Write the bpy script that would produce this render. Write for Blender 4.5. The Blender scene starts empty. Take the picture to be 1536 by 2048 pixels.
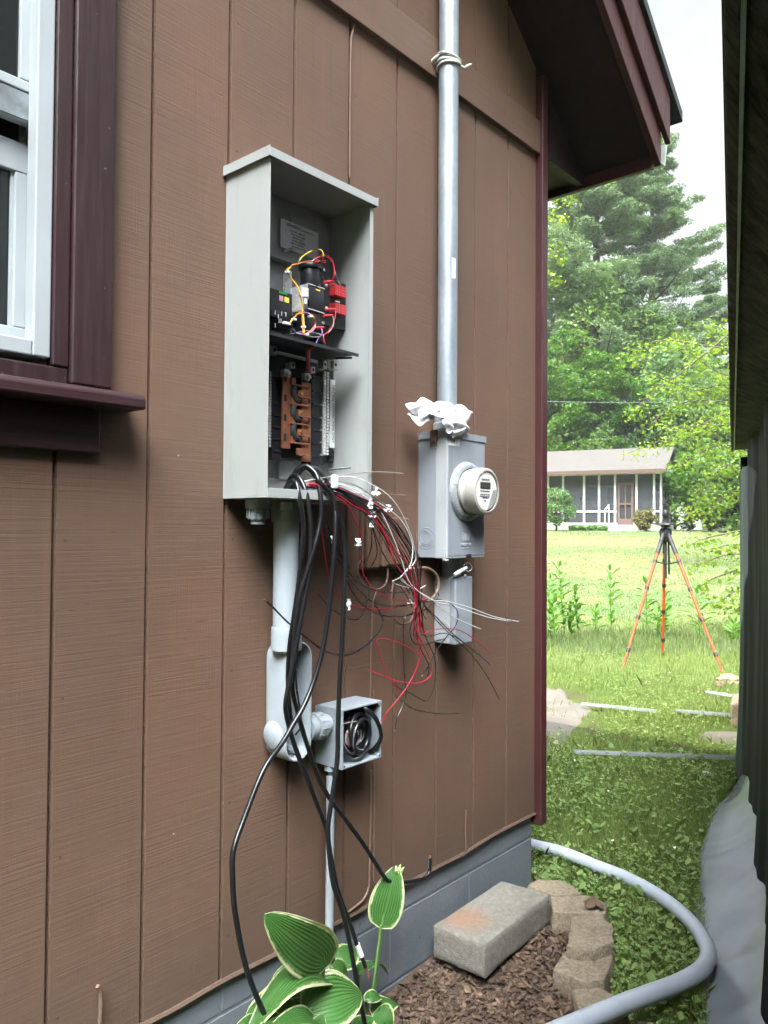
import bpy, bmesh, math, random
import numpy as np
from mathutils import Vector, Matrix, Euler
R_ = random.Random(7); NR = np.random.default_rng(7)
S = bpy.context.scene; COL = S.collection
# ---------------------------------------------------------------- camera
F, AL, PI_, RO, DW, HC = 1564.225, 0.712446, 0.0212111, 0.0068424, 1.460739, 1.40
fw = np.array([math.cos(AL)*math.cos(PI_), math.sin(AL)*math.cos(PI_), math.sin(PI_)])
r0 = np.array([math.sin(AL), -math.cos(AL), 0.0]); u0 = np.cross(r0, fw)
rt = math.cos(RO)*r0 + math.sin(RO)*u0; up = -math.sin(RO)*r0 + math.cos(RO)*u0
CAMP = np.array([0.0, -DW, HC])
cd = bpy.data.cameras.new('camera'); cam = bpy.data.objects.new('camera', cd); COL.objects.link(cam)
cd.sensor_fit = 'VERTICAL'; cd.sensor_height = 24; cd.sensor_width = 18; cd.lens = F/2048*24
cd.clip_start = 0.02; cd.clip_end = 2000
cam.matrix_world = Matrix(((rt[0], up[0], -fw[0], CAMP[0]), (rt[1], up[1], -fw[1], CAMP[1]), (rt[2], up[2], -fw[2], CAMP[2]), (0, 0, 0, 1)))
S.camera = cam
S.render.resolution_x = 768; S.render.resolution_y = 1024
# ---------------------------------------------------------------- sky and sun
SUN_AZ = math.atan2(-0.76, 0.65); SUN_EL = math.radians(54)
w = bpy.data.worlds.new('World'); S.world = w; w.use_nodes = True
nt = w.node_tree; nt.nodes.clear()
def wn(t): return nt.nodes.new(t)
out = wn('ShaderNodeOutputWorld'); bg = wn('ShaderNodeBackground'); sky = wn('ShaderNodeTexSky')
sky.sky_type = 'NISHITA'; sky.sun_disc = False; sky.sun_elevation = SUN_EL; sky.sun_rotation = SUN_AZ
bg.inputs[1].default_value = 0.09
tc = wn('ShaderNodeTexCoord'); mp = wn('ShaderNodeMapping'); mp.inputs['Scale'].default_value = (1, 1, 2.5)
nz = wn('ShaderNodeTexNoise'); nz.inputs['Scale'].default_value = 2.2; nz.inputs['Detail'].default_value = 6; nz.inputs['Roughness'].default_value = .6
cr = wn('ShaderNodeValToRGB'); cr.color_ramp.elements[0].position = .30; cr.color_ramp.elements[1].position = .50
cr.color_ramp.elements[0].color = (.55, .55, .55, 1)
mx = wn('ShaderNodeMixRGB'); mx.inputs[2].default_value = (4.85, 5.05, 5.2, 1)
L = nt.links.new
L(tc.outputs['Generated'], mp.inputs[0]); L(mp.outputs[0], nz.inputs['Vector']); L(nz.outputs['Fac'], cr.inputs[0])
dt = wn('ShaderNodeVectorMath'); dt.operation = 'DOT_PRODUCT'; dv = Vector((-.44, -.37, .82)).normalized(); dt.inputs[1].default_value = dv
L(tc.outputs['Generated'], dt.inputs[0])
mr = wn('ShaderNodeMapRange'); mr.interpolation_type = 'SMOOTHSTEP'; mr.inputs['From Min'].default_value = .92; mr.inputs['From Max'].default_value = .995; mr.inputs['To Min'].default_value = 0; mr.inputs['To Max'].default_value = 62  # bright lobe added to the sky behind the camera, lights the shaded wall
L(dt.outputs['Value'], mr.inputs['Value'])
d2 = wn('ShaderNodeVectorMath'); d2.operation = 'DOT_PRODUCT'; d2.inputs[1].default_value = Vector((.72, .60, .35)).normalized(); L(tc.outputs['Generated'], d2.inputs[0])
m2 = wn('ShaderNodeMapRange'); m2.interpolation_type = 'SMOOTHSTEP'; m2.inputs['From Min'].default_value = -.25; m2.inputs['From Max'].default_value = .55; m2.inputs['To Min'].default_value = .20; m2.inputs['To Max'].default_value = 1; L(d2.outputs['Value'], m2.inputs['Value'])  # sky dimmed away from the view direction to deepen shade on the wall
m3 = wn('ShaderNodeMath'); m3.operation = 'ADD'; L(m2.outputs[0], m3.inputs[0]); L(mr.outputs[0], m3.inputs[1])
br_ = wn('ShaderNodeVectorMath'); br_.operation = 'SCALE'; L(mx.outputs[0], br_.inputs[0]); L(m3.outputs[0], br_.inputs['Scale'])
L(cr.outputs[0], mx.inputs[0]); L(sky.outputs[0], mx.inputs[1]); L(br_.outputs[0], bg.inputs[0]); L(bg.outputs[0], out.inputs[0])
sd = bpy.data.lights.new('sun', 'SUN'); sd.energy = 4.8; sd.angle = math.radians(.5); sd.color = (1, .95, .86)
sun = bpy.data.objects.new('sun', sd); COL.objects.link(sun)
sv = Vector((math.sin(SUN_AZ)*math.cos(SUN_EL), math.cos(SUN_AZ)*math.cos(SUN_EL), math.sin(SUN_EL)))
sun.rotation_euler = sv.to_track_quat('Z', 'Y').to_euler(); sun.location = (0, 0, 12)
S.view_settings.view_transform = 'Standard'; S.view_settings.look = 'None'; S.view_settings.gamma = 1
S.view_settings.exposure = 1.25
# ---------------------------------------------------------------- measuring helpers (a photo point to a point in the place)
def ray(x, y): return fw + (x-768)/F*rt - (y-1024)/F*up
def U(x, y, d=0.0):                    # on the plane d metres in front of the house wall
    v = ray(x, y); return CAMP + v*((DW-d)/v[1])
def G(x, y, z=0.1):                    # at height z
    v = ray(x, y); return CAMP + v*((z-HC)/v[2])
def Dp(x, y, t): return CAMP + ray(x, y)*t   # t metres ahead
def crop(x0, y0, s): return lambda X, Y: (x0+X*s, y0+Y*s)
c2 = crop(400, 260, .2604); c3 = crop(400, 640, .2604); c4 = crop(700, 780, .2604); c5 = crop(480, 900, .2734)
c6 = crop(440, 1240, .2995); c7 = crop(420, 1650, .3776); c8 = crop(860, 1500, .44); cg = crop(1060, 1060, .31)
def sst(a, b, x):
    t = min(1, max(0, (x-a)/(b-a))); return t*t*(3-2*t)
def GZ(x, y):                          # ground height
    t = x*fw[0] + (y+DW)*fw[1]
    z = .02 + .05*sst(1.4, 2.2, x) + .05*sst(2.2, 4, x)
    if t > 8: z += 1.28*sst(8, 37, t) + .01*max(0, t-37)
    return z
# ---------------------------------------------------------------- mesh helpers
ORG = {}
def link(name, me, mat=None, parent=None):
    o = bpy.data.objects.new(name, me); COL.objects.link(o)
    if mat is not None:
        for m in (mat if isinstance(mat, (list, tuple)) else [mat]): me.materials.append(m)
    if parent is not None:
        o.parent = parent
        L0 = ORG.get(parent.name, Vector((0, 0, 0)))
        me.transform(Matrix.Translation(-L0)); ORG[o.name] = L0
    return o
def tag(o, label=None, cat=None, group=None, kind=None):
    if label: o['label'] = label
    if cat: o['category'] = cat
    if group: o['group'] = group
    if kind: o['kind'] = kind
    return o
def thing(name, label, cat, loc=(0, 0, 0), group=None):
    o = bpy.data.objects.new(name, None); COL.objects.link(o); o.location = loc
    o.empty_display_size = .05; ORG[o.name] = Vector(loc)
    return tag(o, label, cat, group)
def catmull(P, n=6, closed=False):
    P = [np.array(p, float) for p in P]; out = []; m = len(P)
    rng = range(m if closed else m-1)
    for i in rng:
        if closed: a, b, c, d = P[(i-1) % m], P[i], P[(i+1) % m], P[(i+2) % m]
        else: a, b, c, d = P[max(i-1, 0)], P[i], P[i+1], P[min(i+2, m-1)]
        for k in range(n):
            t = k/n
            out.append(.5*((2*b)+(-a+c)*t+(2*a-5*b+4*c-d)*t*t+(-a+3*b-3*c+d)*t**3))
    if not closed: out.append(P[-1])
    return out
class MB:
    def __init__(s): s.v = []; s.f = []; s.mi = []; s.uv = {}
    def add(s, V, Fc, mi=0):
        b = len(s.v); s.v += [tuple(map(float, q)) for q in V]
        for f in Fc: s.f.append([b+i for i in f]); s.mi.append(mi)
        return s
    def box(s, x0, x1, y0, y1, z0, z1, mi=0, rot=None, c=None):
        V = [(x, y, z) for x in (x0, x1) for y in (y0, y1) for z in (z0, z1)]
        if rot is not None:
            c = Vector(c if c is not None else ((x0+x1)/2, (y0+y1)/2, (z0+z1)/2)); V = [tuple(rot @ (Vector(q)-c)+c) for q in V]
        return s.add(V, [(0, 1, 3, 2), (4, 6, 7, 5), (0, 4, 5, 1), (2, 3, 7, 6), (0, 2, 6, 4), (1, 5, 7, 3)], mi)
    def wb(s, x0, x1, d0, d1, z0, z1, mi=0): return s.box(x0, x1, -d1, -d0, z0, z1, mi)   # by distance from the wall
    def pb(s, a, b, d0, d1, mi=0):       # box whose front face spans photo points a, b at distance d1
        A = U(*a, d1); B = U(*b, d1)
        return s.wb(min(A[0], B[0]), max(A[0], B[0]), d0, d1, min(A[2], B[2]), max(A[2], B[2]), mi)
    def tube(s, P, r, seg=8, n=5, closed=False, smooth=True, cap=True, mi=0):
        Q = catmull(P, n, closed) if n > 1 else [np.array(p, float) for p in P]
        m = len(Q); rr = r if hasattr(r, '__len__') else [r, r]
        T = []
        for i in range(m):
            a = Q[(i-1) % m] if closed else Q[max(i-1, 0)]; b = Q[(i+1) % m] if closed else Q[min(i+1, m-1)]
            t = b-a; T.append(t/(np.linalg.norm(t)+1e-12))
        nrm = np.cross(T[0], [0, 0, 1.0])
        if np.linalg.norm(nrm) < .1: nrm = np.cross(T[0], [1.0, 0, 0])
        nrm /= np.linalg.norm(nrm); base = len(s.v); ln = 0
        for i in range(m):
            nrm = nrm-T[i]*np.dot(nrm, T[i]); nrm /= np.linalg.norm(nrm)+1e-12; bi = np.cross(T[i], nrm)
            if i: ln += np.linalg.norm(Q[i]-Q[i-1])
            f = i/max(1, m-1)*(len(rr)-1); j = min(int(f), len(rr)-2); rad = rr[j]+(rr[j+1]-rr[j])*(f-j)
            for k in range(seg):
                a = 2*math.pi*k/seg
                s.v.append(tuple(Q[i]+rad*(math.cos(a)*nrm+math.sin(a)*bi))); s.uv[len(s.v)-1] = (k/seg, ln)
        for i in range(m if closed else m-1):
            for k in range(seg):
                i2 = (i+1) % m
                s.f.append([base+i*seg+k, base+i*seg+(k+1) % seg, base+i2*seg+(k+1) % seg, base+i2*seg+k]); s.mi.append(mi)
        if cap and not closed:
            s.f.append([base+k for k in range(seg)][::-1]); s.mi.append(mi)
            s.f.append([base+(m-1)*seg+k for k in range(seg)]); s.mi.append(mi)
        return s
    def cyl(s, a, b, r, seg=16, mi=0): return s.tube([a, b], r, seg, 1, mi=mi)
    def lathe(s, prof, M, seg=32, mi=0):  # prof: (radius, height) pairs, M: 4x4 matrix, height along local z
        b = len(s.v)
        for (r, h) in prof:
            for k in range(seg):
                a = 2*math.pi*k/seg; s.v.append(tuple(M @ Vector((r*math.cos(a), r*math.sin(a), h))))
        for i in range(len(prof)-1):
            for k in range(seg):
                s.f.append([b+i*seg+k, b+i*seg+(k+1) % seg, b+(i+1)*seg+(k+1) % seg, b+(i+1)*seg+k]); s.mi.append(mi)
        return s
    def prism(s, P, off, mi=0):          # polygon P pushed along off
        P = [np.array(p, float) for p in P]; n = len(P); off = np.array(off, float)
        return s.add(P+[p+off for p in P], [tuple(range(n))[::-1], tuple(range(n, 2*n))]+[(i, (i+1) % n, n+(i+1) % n, n+i) for i in range(n)], mi)
    def build(s, name, mat, parent=None, smooth=False, bevel=0, seg=2, uv=False, sharp=40):
        me = bpy.data.meshes.new(name); me.from_pydata(s.v, [], s.f); me.update()
        if len(set(s.mi)) > 1: me.polygons.foreach_set('material_index', s.mi)
        bm = bmesh.new(); bm.from_mesh(me); bmesh.ops.recalc_face_normals(bm, faces=bm.faces)
        if bevel: bmesh.ops.bevel(bm, geom=[e for e in bm.edges if len(e.link_faces) == 2 and e.calc_face_angle(0) > .5], offset=bevel, segments=seg, affect='EDGES', profile=.5)
        if uv:
            lay = bm.loops.layers.uv.new('UVMap'); bm.verts.ensure_lookup_table()
            for f in bm.faces:
                us = [s.uv.get(l.vert.index, (0, 0)) for l in f.loops]; wrap = max(q[0] for q in us)-min(q[0] for q in us) > .5
                for l, q in zip(f.loops, us): l[lay].uv = (q[0]+1 if wrap and q[0] < .5 else q[0], q[1])
        bm.to_mesh(me); bm.free()
        o = link(name, me, mat, parent)
        if smooth:
            me.polygons.foreach_set('use_smooth', [True]*len(me.polygons))
            try: me.set_sharp_from_angle(angle=math.radians(sharp))
            except Exception: pass
        return o
def quads(name, Q, mat, parent=None, smooth=False):   # Q: (n, k, 3) array, one k-gon each
    n, k = Q.shape[0], Q.shape[1]; me = bpy.data.meshes.new(name)
    me.vertices.add(n*k); me.vertices.foreach_set('co', Q.reshape(-1).astype(np.float32))
    me.loops.add(n*k); me.loops.foreach_set('vertex_index', np.arange(n*k, dtype=np.int32))
    me.polygons.add(n); me.polygons.foreach_set('loop_start', np.arange(0, n*k, k, dtype=np.int32))
    me.update(calc_edges=True); me.validate()
    return link(name, me, mat, parent)
def text(name, body, size, M, mat, parent, extrude=.0003, align='CENTER'):
    cu = bpy.data.curves.new(name, 'FONT'); cu.body = body; cu.size = size; cu.extrude = extrude; cu.align_x = align; cu.align_y = 'CENTER'; cu.resolution_u = 2
    t = bpy.data.objects.new(name+'_src', cu); COL.objects.link(t)
    me = bpy.data.meshes.new_from_object(t.evaluated_get(bpy.context.evaluated_depsgraph_get())); me.name = name
    bpy.data.objects.remove(t); bpy.data.curves.remove(cu)
    me.transform(M); return link(name, me, mat, parent)
def WM(x, d, z, rot=0):               # lettering facing away from the wall (towards -y)
    return Matrix.Translation((x, -d, z)) @ Matrix.Rotation(math.pi/2, 4, 'X') @ Matrix.Rotation(rot, 4, 'Z')
# ---------------------------------------------------------------- materials
class N:
    def __init__(s, name):
        s.m = bpy.data.materials.new(name); s.m.use_nodes = True; s.t = s.m.node_tree; s.t.nodes.clear()
        s.o = s.t.nodes.new('ShaderNodeOutputMaterial'); s.tc = s.t.nodes.new('ShaderNodeTexCoord')
    def n(s, ty, **kw):
        x = s.t.nodes.new(ty)
        for k, v in kw.items():
            if k.startswith('_'): setattr(x, k[1:], v)
            else: s.set(x, k.replace('__', ' '), v)
        return x
    def set(s, x, k, v):
        i = x.inputs[int(k[1:])] if k[0] == 'i' and k[1:].isdigit() else x.inputs[k]
        if isinstance(v, bpy.types.NodeSocket): s.t.links.new(v, i)
        elif isinstance(v, (tuple, list)) and len(v) == 3 and i.type == 'RGBA': i.default_value = (*v, 1)
        else: i.default_value = v
    def noise(s, scale, detail=4, rough=.6, vec=(1, 1, 1), dist=0, rot=(0, 0, 0), coord='Object'):
        mp = s.n('ShaderNodeMapping', Vector=s.tc.outputs[coord], Scale=vec, Rotation=rot)
        return s.n('ShaderNodeTexNoise', Vector=mp.outputs[0], Scale=scale, Detail=detail, Roughness=rough, Distortion=dist).outputs['Fac']
    def ramp(s, fac, *st):
        c = s.n('ShaderNodeValToRGB', i0=fac); e = c.color_ramp.elements
        while len(e) < len(st): e.new(.5)
        for k, (p, col) in enumerate(st):
            e[k].position = p; e[k].color = (col, col, col, 1) if isinstance(col, (int, float)) else (*col, 1)
        return c.outputs[0]
    def mix(s, fac, a, b, mode='MIX'):
        return s.n('ShaderNodeMixRGB', _blend_type=mode, i0=fac, i1=a, i2=b).outputs[0]
    def math(s, op, a, b=0.0, cl=False): return s.n('ShaderNodeMath', _operation=op, _use_clamp=cl, i0=a, i1=b).outputs[0]
    def bump(s, h, st=.5, dist=.01, nrm=None):
        b = s.n('ShaderNodeBump', Height=h, Strength=st, Distance=dist)
        if nrm is not None: s.set(b, 'Normal', nrm)
        return b.outputs[0]
    def bsdf(s, col, rough=.5, metal=0, nrm=None, spec=.5, **kw):
        p = s.n('ShaderNodeBsdfPrincipled', Base__Color=col, Roughness=rough, Metallic=metal)
        p.inputs['Specular IOR Level'].default_value = spec
        if nrm is not None: s.set(p, 'Normal', nrm)
        for k, v in kw.items(): s.set(p, k.replace('__', ' '), v)
        return p.outputs[0]
    def done(s, sh): s.t.links.new(sh, s.o.inputs[0]); return s.m
def plain(name, col, rough=.5, metal=0, var=.12, sc=8, bump=.1, bsc=150, spec=.5, **kw):
    m = N(name); v = m.noise(sc, 5)
    a = tuple(c*(1-var) for c in col); b = tuple(min(1, c*(1+var)) for c in col)
    c = m.ramp(v, (.3, a), (.7, b))
    if name in ('light_grey_enamel', 'meter_grey_enamel', 'pale_meter_enamel', 'grey_plastic', 'dark_grey_plastic', 'grey_flexible_conduit'):
        grime = m.math('MULTIPLY', m.ramp(m.noise(9, 6, .7, (1.6, 1.6, .5)), (.52, 0), (.75, .45)), 1.0); c = m.mix(grime, c, tuple(q*.55 for q in (col[0]*1.05, col[1]*.98, col[2]*.9))); c = m.mix(m.ramp(m.noise(120, 2), (.74, 0), (.76, .5)), c, (.07, .06, .05))
    rg = m.ramp(m.noise(sc*3, 3), (.3, max(0, rough-.08)), (.7, min(1, rough+.08)))
    return m.done(m.bsdf(c, rg, metal, m.bump(m.noise(bsc, 3), bump, .001) if bump else None, spec, **kw))
def leafmat(name, a, b, trans=.35, tcol=None, rough=.5, sc=.6, c=None):
    m = N(name); rnd = m.n('ShaderNodeNewGeometry').outputs['Random Per Island']
    f = m.math('ADD', m.math('MULTIPLY', rnd, .6), m.math('MULTIPLY', m.noise(sc, 3), .8)); f = m.math('SUBTRACT', f, .2, True)
    st = [(.15, a), (.75, b)] + ([(.97, c)] if c else [])
    col = m.ramp(f, *st)
    p = m.bsdf(col, rough, 0, None, .3)
    tr = m.n('ShaderNodeBsdfTranslucent', Color=m.mix(1, col, tcol or (1.3, 1.35, .6), 'MULTIPLY'))
    return m.done(m.n('ShaderNodeMixShader', i0=trans, i1=p, i2=tr.outputs[0]).outputs[0])
# siding: rough-sawn plywood, painted brown
GR_ = .2032
def siding_mat():
    m = N('brown_siding'); big = m.noise(1.3, 4); fine = m.noise(2.2, 6, .65, (1.2, 1, 90), .25, (0, .02, 0))
    fine2 = m.noise(1.0, 5, .7, (3, 1, 260), .1, (0, -.05, 0)); vert = m.noise(1.4, 5, .65, (260, 1, 5), .4)
    patch = m.noise(2.5, 3)
    crack = m.ramp(m.noise(1.0, 3, .6, (14, 1, 300), .3, (0, .015, 0)), (.64, 0), (.72, 1))
    crack = m.math('MULTIPLY', crack, m.ramp(m.noise(2.2, 2), (.45, 0), (.6, 1)))
    col = m.ramp(big, (.3, (.102, .059, .038)), (.7, (.134, .080, .053)))
    col = m.mix(m.ramp(patch, (.46, 0), (.66, .45)), col, (.155, .074, .045))
    bd_ = m.n('ShaderNodeMath', _operation='FLOOR', i0=m.math('DIVIDE', m.math('ADD', m.n('ShaderNodeSeparateXYZ', Vector=m.tc.outputs['Object']).outputs[0], 1.8173), GR_)); wnz = m.n('ShaderNodeTexWhiteNoise', _noise_dimensions='1D'); m.set(wnz, 'W', bd_.outputs[0])
    col = m.mix(m.math('MULTIPLY', wnz.outputs['Value'], .22), col, (.085, .055, .038)); col = m.mix(m.ramp(m.noise(.9, 5, .6), (.45, 0), (.62, .35)), col, (.105, .068, .048))
    stain = m.math('MULTIPLY', m.ramp(m.noise(1, 4, .6, (22, 1, 1.1), .2), (.56, 0), (.75, .4)), m.ramp(m.noise(1.7, 2), (.45, 0), (.6, 1)))
    col = m.mix(stain, col, (.17, .09, .06))
    col = m.mix(m.math('MULTIPLY', crack, .75), col, (.05, .032, .022))
    # weathering of the paint towards the window side, a little greyer
    spk = m.ramp(m.noise(55, 2, .5), (.78, 0), (.80, .6)); col = m.mix(spk, col, (.5, .45, .4))
    so = m.n('ShaderNodeSeparateXYZ', Vector=m.tc.outputs['Object'])
    dirt = m.ramp(m.math('SUBTRACT', so.outputs[2], m.math('MULTIPLY', m.noise(6, 6, .7), .34)), (.22, .55), (.42, 0)); col = m.mix(dirt, col, (.075, .052, .038))
    drip = m.math('MULTIPLY', m.ramp(m.noise(1, 5, .65, (30, 1, .8), .15), (.57, 0), (.70, .5)), m.ramp(m.noise(.8, 2), (.4, .2), (.6, 1))); col = m.mix(drip, col, (.095, .05, .034))
    fx = m.math('MULTIPLY', m.math('ABSOLUTE', m.math('SUBTRACT', m.math('FRACT', m.math('DIVIDE', m.math('ADD', so.outputs[0], 9.9453), .4064)), .055)), .4064)
    fz = m.math('MULTIPLY', m.math('ABSOLUTE', m.math('SUBTRACT', m.math('FRACT', m.math('DIVIDE', so.outputs[2], .305)), .5)), .305)
    nail = m.math('LESS_THAN', m.math('ADD', m.math('MULTIPLY', fx, fx), m.math('MULTIPLY', fz, fz)), .0000105); col = m.mix(m.math('MULTIPLY', nail, .6), col, (.04, .024, .016))
    h = m.math('ADD', m.math('MULTIPLY', fine, .9), m.math('MULTIPLY', fine2, .5))
    h = m.math('ADD', h, m.math('MULTIPLY', m.math('MULTIPLY', vert, m.ramp(patch, (.35, 0), (.65, 1))), .6))
    h = m.math('SUBTRACT', h, m.math('MULTIPLY', crack, .8))
    h = m.math('MULTIPLY', h, m.ramp(m.noise(1.6, 4, .6, (1, 1, 2.2)), (.35, .25), (.62, 1)))
    return m.done(m.bsdf(col, .62, 0, m.bump(h, .42, .004), .35))
def painted_wood(name, a, b, vertical=True, rough=.45, st=.4):
    m = N(name); g = m.noise(1.2, 5, .65, (60, 60, 4) if vertical else (4, 60, 60), .3)
    col = m.ramp(m.noise(3, 4), (.3, a), (.7, b)); col = m.mix(m.ramp(m.noise(90, 2), (.74, 0), (.78, .4)), col, (.45, .3, .3))
    return m.done(m.bsdf(col, m.ramp(g, (.3, rough-.1), (.7, rough+.12)), 0, m.bump(g, st, .003), .5))
def concrete(name, a, b, st=.6, sc=60, tint=None):
    m = N(name); n1 = m.noise(sc, 8, .75); n2 = m.noise(9, 5); n3 = m.noise(240, 3)
    col = m.mix(m.ramp(n1, (.3, 0), (.7, 1)), a, b); col = m.mix(m.ramp(n2, (.45, 0), (.75, .35)), col, tuple(c*.5 for c in a))
    if tint:
        q = G(930, 1838, .205); vd = m.n('ShaderNodeVectorMath', _operation='DISTANCE'); m.t.links.new(m.n('ShaderNodeMapping', Vector=m.tc.outputs['Object'], Location=tuple(float(-a) for a in q)).outputs[0], vd.inputs[0])
        vd.inputs[1].default_value = (0, 0, 0)
        dd = m.math('ADD', vd.outputs['Value'], m.math('MULTIPLY', m.noise(18, 5, .7), .10)); col = m.mix(m.ramp(dd, (.07, .55), (.15, 0)), col, tint)
    col = m.mix(m.ramp(n3, (.66, 0), (.72, .5)), col, (.06, .05, .04))
    return m.done(m.bsdf(col, .9, 0, m.bump(m.math('ADD', n1, m.math('MULTIPLY', n3, .4)), st, .008), .2))
def foundation_mat():
    m = N('grey_painted_block'); n = m.noise(70, 6, .7)
    col = m.ramp(m.noise(2.5, 4), (.3, (.105, .12, .132)), (.7, (.142, .16, .174)))
    col = m.mix(m.ramp(m.noise(60, 2), (.70, 0), (.74, .8)), col, (.06, .045, .035))
    return m.done(m.bsdf(col, .6, 0, m.bump(n, .35, .004), .35))
def galvanized():
    m = N('galvanized_steel'); mp = m.n('ShaderNodeTexVoronoi', Vector=m.tc.outputs['Object'], Scale=60)
    col = m.mix(m.ramp(m.noise(14, 5, .6, (1, 1, .2)), (.35, 0), (.7, 1)), (.30, .34, .37), (.44, .48, .51))
    col = m.mix(m.math('MULTIPLY', mp.outputs['Distance'], .5), col, (.24, .28, .31))
    return m.done(m.bsdf(col, m.ramp(m.noise(20, 4, .6, (1, 1, .3)), (.3, .36), (.7, .55)), .6, m.bump(m.noise(30, 3), .05, .002)))
def cable_mat():
    m = N('black_cable'); sp = m.n('ShaderNodeSeparateXYZ', Vector=m.tc.outputs['UV'])
    band = m.math('MULTIPLY', m.math('GREATER_THAN', sp.outputs[0], .66), m.math('LESS_THAN', sp.outputs[0], .74))
    cb = m.n('ShaderNodeCombineXYZ', X=m.math('MULTIPLY', sp.outputs[0], 40), Y=m.math('MULTIPLY', sp.outputs[1], 320), Z=0.0)
    nn = m.n('ShaderNodeTexNoise', Vector=cb.outputs[0], Scale=1, Detail=1).outputs['Fac']
    seg = m.n('ShaderNodeTexNoise', Vector=m.n('ShaderNodeCombineXYZ', X=0.0, Y=m.math('MULTIPLY', sp.outputs[1], 7), Z=0.0).outputs[0], Scale=1).outputs['Fac']
    f = m.math('MULTIPLY', m.math('MULTIPLY', band, m.math('GREATER_THAN', nn, .53)), m.math('GREATER_THAN', seg, .48))
    col = m.mix(m.math('MULTIPLY', f, .75), (.008, .008, .009), (.45, .46, .47))
    return m.done(m.bsdf(col, .28, 0, m.bump(m.noise(60, 3), .08, .002), .5))
def hosta_mat():
    m = N('hosta_leaf'); sp = m.n('ShaderNodeSeparateXYZ', Vector=m.tc.outputs['UV'])
    # uv.x: 0 at the midrib to 1 at the edge; uv.y: along the leaf
    wob = m.math('ADD', sp.outputs[0], m.math('MULTIPLY', m.math('SUBTRACT', m.n('ShaderNodeTexNoise', Vector=m.n('ShaderNodeMapping', Vector=m.tc.outputs['UV'], Scale=(3, 16, 1)).outputs[0], Scale=1.0, Detail=3).outputs['Fac'], .5), .32))
    edge = m.ramp(wob, (.81, 0), (.88, 1))
    vein = m.math('SINE', m.math('MULTIPLY', sp.outputs[0], 44)); vr = m.ramp(vein, (.0, 0), (1, 1))
    col = m.mix(vr, (.035, .105, .022), (.085, .20, .042)); col = m.mix(m.ramp(m.noise(14, 3), (.4, 0), (.7, .5)), col, (.06, .19, .05))
    col = m.mix(edge, col, (.46, .50, .27))
    p = m.bsdf(col, .36, 0, m.bump(vein, .5, .003), .5)
    tr = m.n('ShaderNodeBsdfTranslucent', Color=m.mix(1, col, (1.3, 1.3, .5), 'MULTIPLY'))
    return m.done(m.n('ShaderNodeMixShader', i0=.22, i1=p, i2=tr.outputs[0]).outputs[0])
def ground_mat():
    m = N('lawn_soil'); P = m.n('ShaderNodeSeparateXYZ', Vector=m.tc.outputs['Object'])
    t = m.math('ADD', m.math('MULTIPLY', P.outputs[0], float(fw[0])), m.math('MULTIPLY', P.outputs[1], float(fw[1])))
    g = m.mix(m.ramp(m.noise(3, 8, .75), (.35, 0), (.65, 1)), (.11, .155, .06), (.175, .22, .105))
    g = m.mix(m.ramp(m.noise(.35, 4), (.42, 0), (.66, .55)), g, (.33, .33, .13))
    g = m.mix(m.ramp(m.noise(60, 4, .8), (.4, 0), (.7, .6)), g, (.05, .09, .015))
    s = m.mix(m.ramp(m.noise(30, 7, .8), (.4, 0), (.65, 1)), (.06, .05, .025), (.13, .11, .055))
    s = m.mix(m.ramp(m.noise(5, 6, .7), (.36, 0), (.52, .85)), s, (.08, .13, .03))
    far = m.math('MULTIPLY', m.math('SUBTRACT', t, 5.2), .35, True)
    col = m.mix(far, s, g)
    return m.done(m.bsdf(col, .95, 0, m.bump(m.noise(40, 6, .8), .7, .03), .1))
M = {}
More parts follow.
